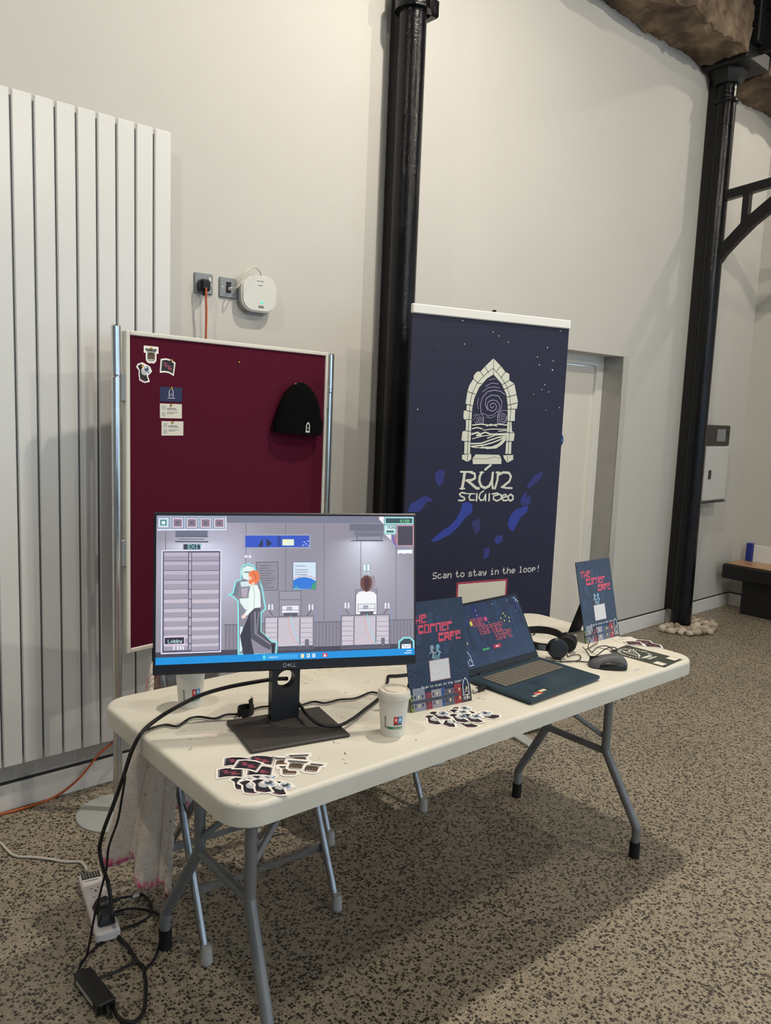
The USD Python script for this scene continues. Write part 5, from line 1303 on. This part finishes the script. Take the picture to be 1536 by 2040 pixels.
# ---------------------------------------------------------------- mouse, headphones
MS = rot(-0.78); MS[:3, 3] = (2.263, 1.402, TZ + 0.0003)
ms = Thing('mouse', 'dark grey wired gaming mouse by the leaflet', 'mouse', M=MS)
def loaf(lx, ly, lz, seed=0, e=2.6, cut=0.0):
    s = trimesh.creation.icosphere(4); p = s.vertices; q = np.sign(p) * np.abs(p) ** (2 / e); q = q / np.maximum(1e-9, (np.abs(q) ** e).sum(1) ** (1 / e))[:, None]
    q[:, 0] *= lx; q[:, 1] *= ly; q[:, 2] = np.where(q[:, 2] > 0, q[:, 2] * lz, q[:, 2] * 0.004); s.vertices = q; return s
b = loaf(0.064, 0.036, 0.038); b.vertices[:, 2] *= np.where(b.vertices[:, 2] > 0, 1 - 0.35 * np.clip(-b.vertices[:, 0] / 0.064, -0.4, 1) ** 1.0, 1); b.vertices[:, 1] *= 1 - 0.18 * np.cos(b.vertices[:, 0] / 0.064 * 2.2); b.vertices[:, 2] += 0.004
ms.add('shell', b, 'mouse_grey', smooth=True)
ms.add('thumb_grip', xf(loaf(0.045, 0.012, 0.020), t=(0.012, -0.028, 0.004)), 'black_plastic', smooth=True); ms.add('scroll_wheel', xf(lathe([(0, -0.004), (0.010, -0.004), (0.011, 0), (0.010, 0.004), (0, 0.004)], 24), rx=PI / 2, t=(-0.032, 0.002, 0.024)), 'black_plastic'); ms.add('button_split', bx(-0.060, -0.010, 0.0015, 0.0032, 0.020, 0.0335, 0.0005), 'matt_black')
HP = rot(-0.55); HP[:3, 3] = (2.225, 1.600, TZ)
hp = Thing('headphones', 'black over-head headphones lying behind the laptop', 'headphones', (2.225, 1.600, TZ), 0.0)
def earcup(c, d, r):
    d = np.array(d, float); d /= np.linalg.norm(d); c = np.array(c, float)
    M = trimesh.geometry.align_vectors((0, 0, 1), d); M[:3, 3] = c
    return (xf(lathe([(0, -0.004), (r * 0.96, -0.004), (r, 0.0), (r, 0.006), (r * 0.9, 0.011), (r * 0.75, 0.012), (0, 0.0125)], 40), M), xf(lathe([(0, -0.024), (r * 0.82, -0.024), (r * 0.95, -0.018), (r * 0.95, -0.008), (r * 0.85, -0.004), (0, -0.004)], 40), M))
for c, d in (((2.190, 1.552, TZ + 0.0365), (-0.55, -0.80, 0.12)), ((2.290, 1.585, TZ + 0.036), (0.80, 0.50, 0.25))):
    e1, e2 = earcup(c, d, 0.0345); hp.add('ear_cup', e1, 'black_plastic', world=True); hp.add('ear_cushion', e2, 'matt_black', world=True)
band = spline([(2.290, 1.600, 0.785), (2.295, 1.64, 0.795), (2.275, 1.690, 0.797), (2.22, 1.715, 0.795), (2.16, 1.700, 0.790), (2.135, 1.655, 0.785), (2.145, 1.605, 0.780), (2.175, 1.570, 0.778)], 8)
def strap(p, w, th):
    V = []
    for i in range(len(p)):
        t = p[min(i + 1, len(p) - 1)] - p[max(i - 1, 0)]; t /= np.linalg.norm(t); s = np.cross(t, (0, 0, 1)); s /= np.linalg.norm(s); u = np.cross(s, t)
        V += [p[i] + s * a_ * th + u * b_ * w for a_, b_ in ((-1, -1), (1, -1), (1, 1), (-1, 1))]
    F = []
    for i in range(len(p) - 1):
        for k in range(4): a_, b_ = 4 * i + k, 4 * i + (k + 1) % 4; F += [(a_, b_, b_ + 4), (a_, b_ + 4, a_ + 4)]
    e = 4 * (len(p) - 1); F += [(0, 2, 1), (0, 3, 2), (e, e + 1, e + 2), (e, e + 2, e + 3)]
    q = trimesh.Trimesh(V, F, process=False); trimesh.repair.fix_normals(q); return q
hp.add('headband', strap(band, 0.012, 0.004), 'matt_black', world=True); hp.add('slider', strap(band[-9:-3], 0.009, 0.0052), 'chrome_tube', world=True, label='bright metal slider'); hp.add('band_pad', strap(band[16:40], 0.009, 0.008), 'matt_black', world=True)

# ---------------------------------------------------------------- cables on and off the table
single('monitor_cable', 'thick black cable from the monitor stand over the table edge to the floor', 'cable', tube(CAB['mon_left'] + CAB['fl1'], 0.0052, 10, 8), 'cable_black')
single('laptop_cable', 'thin black cable snaking across the table and down to the power brick', 'cable', tube(CAB['thin_table'] + [[0.735, 2.000, 0.030], [0.729, 1.992, 0.018]], 0.0030, 8, 8), 'cable_black')
single('video_cable', 'black cable sagging over the right of the monitor base towards the laptop', 'cable', tube(CAB['mon_right'], 0.0045, 10, 8), 'cable_black')
single('mouse_cable', 'thin black wire from the mouse to the laptop', 'cable', tube(CAB['mouse'], 0.0018, 8, 8), 'cable_black')
single('headphone_cable', 'thin tangled black wire in front of the right poster card', 'cable', tube(CAB['hs1'], 0.0014, 8, 8), 'cable_black')
single('headphone_cable', 'thin black wire curled in front of the headphones', 'cable', tube(CAB['hs2'], 0.0016, 8, 8), 'cable_black')
single('headphone_cable', 'small loop of thin black wire behind the laptop screen', 'cable', tube(CAB['loop'], 0.0016, 8, 8), 'cable_black')
ub = Thing('usb_plug', 'black and silver plug in the left side of the laptop', 'plug', (1.752, 1.498, TZ), 0.0)
ub.add('plug_body', bx(1.722, 1.757, 1.488, 1.503, 0.7425, 0.7535, 0.003), 'black_plastic', world=True); ub.add('plug_sleeve', bx(1.704, 1.722, 1.490, 1.501, 0.744, 0.752, 0.001), 'cable_white', world=True)
vt = Thing('cable_tie', 'black hook and loop cable tie standing on the table left of the monitor stand', 'cable tie', (1.086, 1.742, TZ), 0.6)
def ribbon(pts, w): return strap(spline(pts, 8), w, 0.0015)
vt.add('strap_loop', ribbon([(-0.030, 0, 0.010), (-0.026, 0.012, 0.018), (-0.005, 0.016, 0.016), (0.018, 0.008, 0.012), (0.026, -0.006, 0.010), (0.010, -0.014, 0.010), (-0.018, -0.012, 0.012), (-0.030, 0, 0.012)], 0.010), 'matt_black'); vt.add('strap_end', trimesh.convex.convex_hull(np.array([(-0.010, -0.016, 0.002), (0.008, -0.018, 0.002), (-0.012, -0.014, 0.046), (0.006, -0.015, 0.047), (-0.010, -0.013, 0.002), (0.008, -0.015, 0.002), (-0.012, -0.011, 0.046), (0.006, -0.012, 0.047)])), 'matt_black')
# power strip on the floor
s0, s1 = np.array([0.9165, 2.405]), np.array([0.846, 2.078]); SL = float(np.linalg.norm(s1 - s0)); SM = rot(math.atan2(*(s1 - s0)[::-1])); SM[:3, 3] = (*s0, 0)
ps = Thing('power_strip', 'white power strip lying on the floor left of the table', 'power strip', M=SM)
ps.add('strip_body', bx(0, SL, -0.034, 0.034, 0, 0.034, 0.007), 'strip_white')
a = Art(0.00004, 0.0342); a.rect(0.008, 0.045, -0.028, 0.028, '1c1c1e')
for k in range(3):
    for j in range(6): a.rect(0.013 + 0.010 * k, 0.017 + 0.010 * k, -0.024 + 0.0085 * j, -0.019 + 0.0085 * j - 0.001 * (j % 2), 'b9b6b4')
a.rect(0.055, 0.059, -0.022, 0.018, '8a8688')
for x in (0.115, 0.165, 0.235, 0.30):
    a.rect(x, x + 0.008, -0.003, 0.003, '4a4648'); a.rect(x - 0.014, x - 0.011, -0.014, -0.006, '6a6668'); a.rect(x - 0.014, x - 0.011, 0.006, 0.014, '6a6668')
q, c_ = a.mesh(); ps.add('printed_marks', q, 'print', colors=c_)
for u, lab, rz in ((0.228, 'black mains plug in the power strip, the one further from the near end', 0.15), (0.288, 'black mains plug nearest the end of the power strip', -0.1)):
    M = SM @ trimesh.transformations.translation_matrix((u, 0.002, 0.0345)) @ rot(rz)
    t = Thing('mains_plug', lab, 'plug', M=M, group='plugs in the power strip')
    t.add('plug_body', trimesh.convex.convex_hull(np.vstack([bx(-0.025, 0.025, -0.025, 0.024, 0.0, 0.014, 0.006).vertices, bx(-0.018, 0.018, -0.018, 0.020, 0.014, 0.036, 0.006).vertices])), 'black_plastic'); t.add('cord_grip', cyl((0, 0.022, 0.018), (0, 0.052, 0.016), 0.006, 14, 0.004), 'black_plastic')
single('strip_cable', 'white mains cable running along the floor into the power strip', 'cable', tube(CAB['white'], 0.0042, 10, 8), 'cable_white')
single('mains_cable', 'black mains cable with a white tag from the power strip to the brick', 'cable', tube(CAB['pl1'], 0.0036, 8, 8), 'cable_black')
single('mains_cable', 'black mains cable looping by the table foot from the strip end plug', 'cable', tube(CAB['pl2'], 0.0036, 8, 8), 'cable_black')
single('cable_tag', 'small white tag wrapped on the black mains cable', 'tag', cyl((0.985, 2.229, 0.006), (1.006, 2.226, 0.006), 0.0048), 'cable_white')
br = Thing('power_brick', 'black laptop power brick lying on the floor near the table foot', 'power brick', (0.733, 1.896, 0), 1.60)
br.add('brick_body', bx(-0.078, 0.078, -0.024, 0.024, 0, 0.032, 0.004), 'black_plastic'); br.add('rating_label', bx(-0.045, 0.060, 0.0241, 0.0247, 0.010, 0.022), 'plate_base'); br.add('cord_grip', cyl((-0.078, 0.0, 0.016), (-0.105, 0.004, 0.014), 0.008, 14, 0.005), 'black_plastic'); br.add('inlet', bx(0.076, 0.094, -0.012, 0.012, 0.006, 0.026, 0.004), 'black_plastic')

# ---------------------------------------------------------------- far right: alarm panel, bench
fp = Thing('alarm_panel', 'white wall cabinet with dark display unit on top, right of the far column', 'control panel', (6.0, WY, 0.93))
fp.add('cabinet', bx(5.83, 6.225, WY - 0.11, WY, 0.945, 1.375, 0.006), 'panel_white', world=True); fp.add('cabinet_door', bx(5.842, 6.213, WY - 0.118, WY - 0.11, 0.955, 1.366, 0.003), 'panel_white', world=True); fp.add('bottom_lip', bx(5.828, 6.227, WY - 0.118, WY - 0.002, 0.932, 0.945), 'panel_dark', world=True)
fp.add('door_lock', bx(5.905, 5.945, WY - 0.124, WY - 0.118, 1.12, 1.19, 0.003), 'panel_dark', world=True); fp.add('display_unit', bx(5.815, 6.215, WY - 0.115, WY, 1.376, 1.535, 0.008), 'panel_dark', world=True); fp.add('display_window', bx(5.995, 6.135, WY - 0.119, WY - 0.115, 1.41, 1.505, 0.002), 'plate_grey', world=True); fp.add('key_switch', bx(6.150, 6.185, WY - 0.119, WY - 0.115, 1.46, 1.495, 0.002), 'black_plastic', world=True)
be = Thing('bench', 'black bench with an orange brown wooden top by the end wall', 'bench', (6.55, 2.1, 0))
be.add('base', bx(6.47, 6.64, 1.0, 2.82, 0, 0.29), 'bench_black', world=True); be.add('seat_frame', bx(6.385, 6.668, 0.9, 2.965, 0.285, 0.405, 0.012), 'bench_black', world=True); be.add('wooden_top', bx(6.402, 6.664, 0.92, 2.93, 0.4052, 0.414, 0.003), 'bench_wood', world=True)
lw = Thing('low_panel', 'low white panel with a blue end post behind the bench', 'panel', (6.685, 2.0, 0.0))
lw.add('end_post', bx(6.645, 6.682, 2.845, 2.895, 0.4145, 0.565, 0.003), 'blue_paint', world=True); lw.add('white_board', bx(6.672, 6.686, 0.9, 2.845, 0.0, 0.555, 0.003), 'satin_white', world=True)
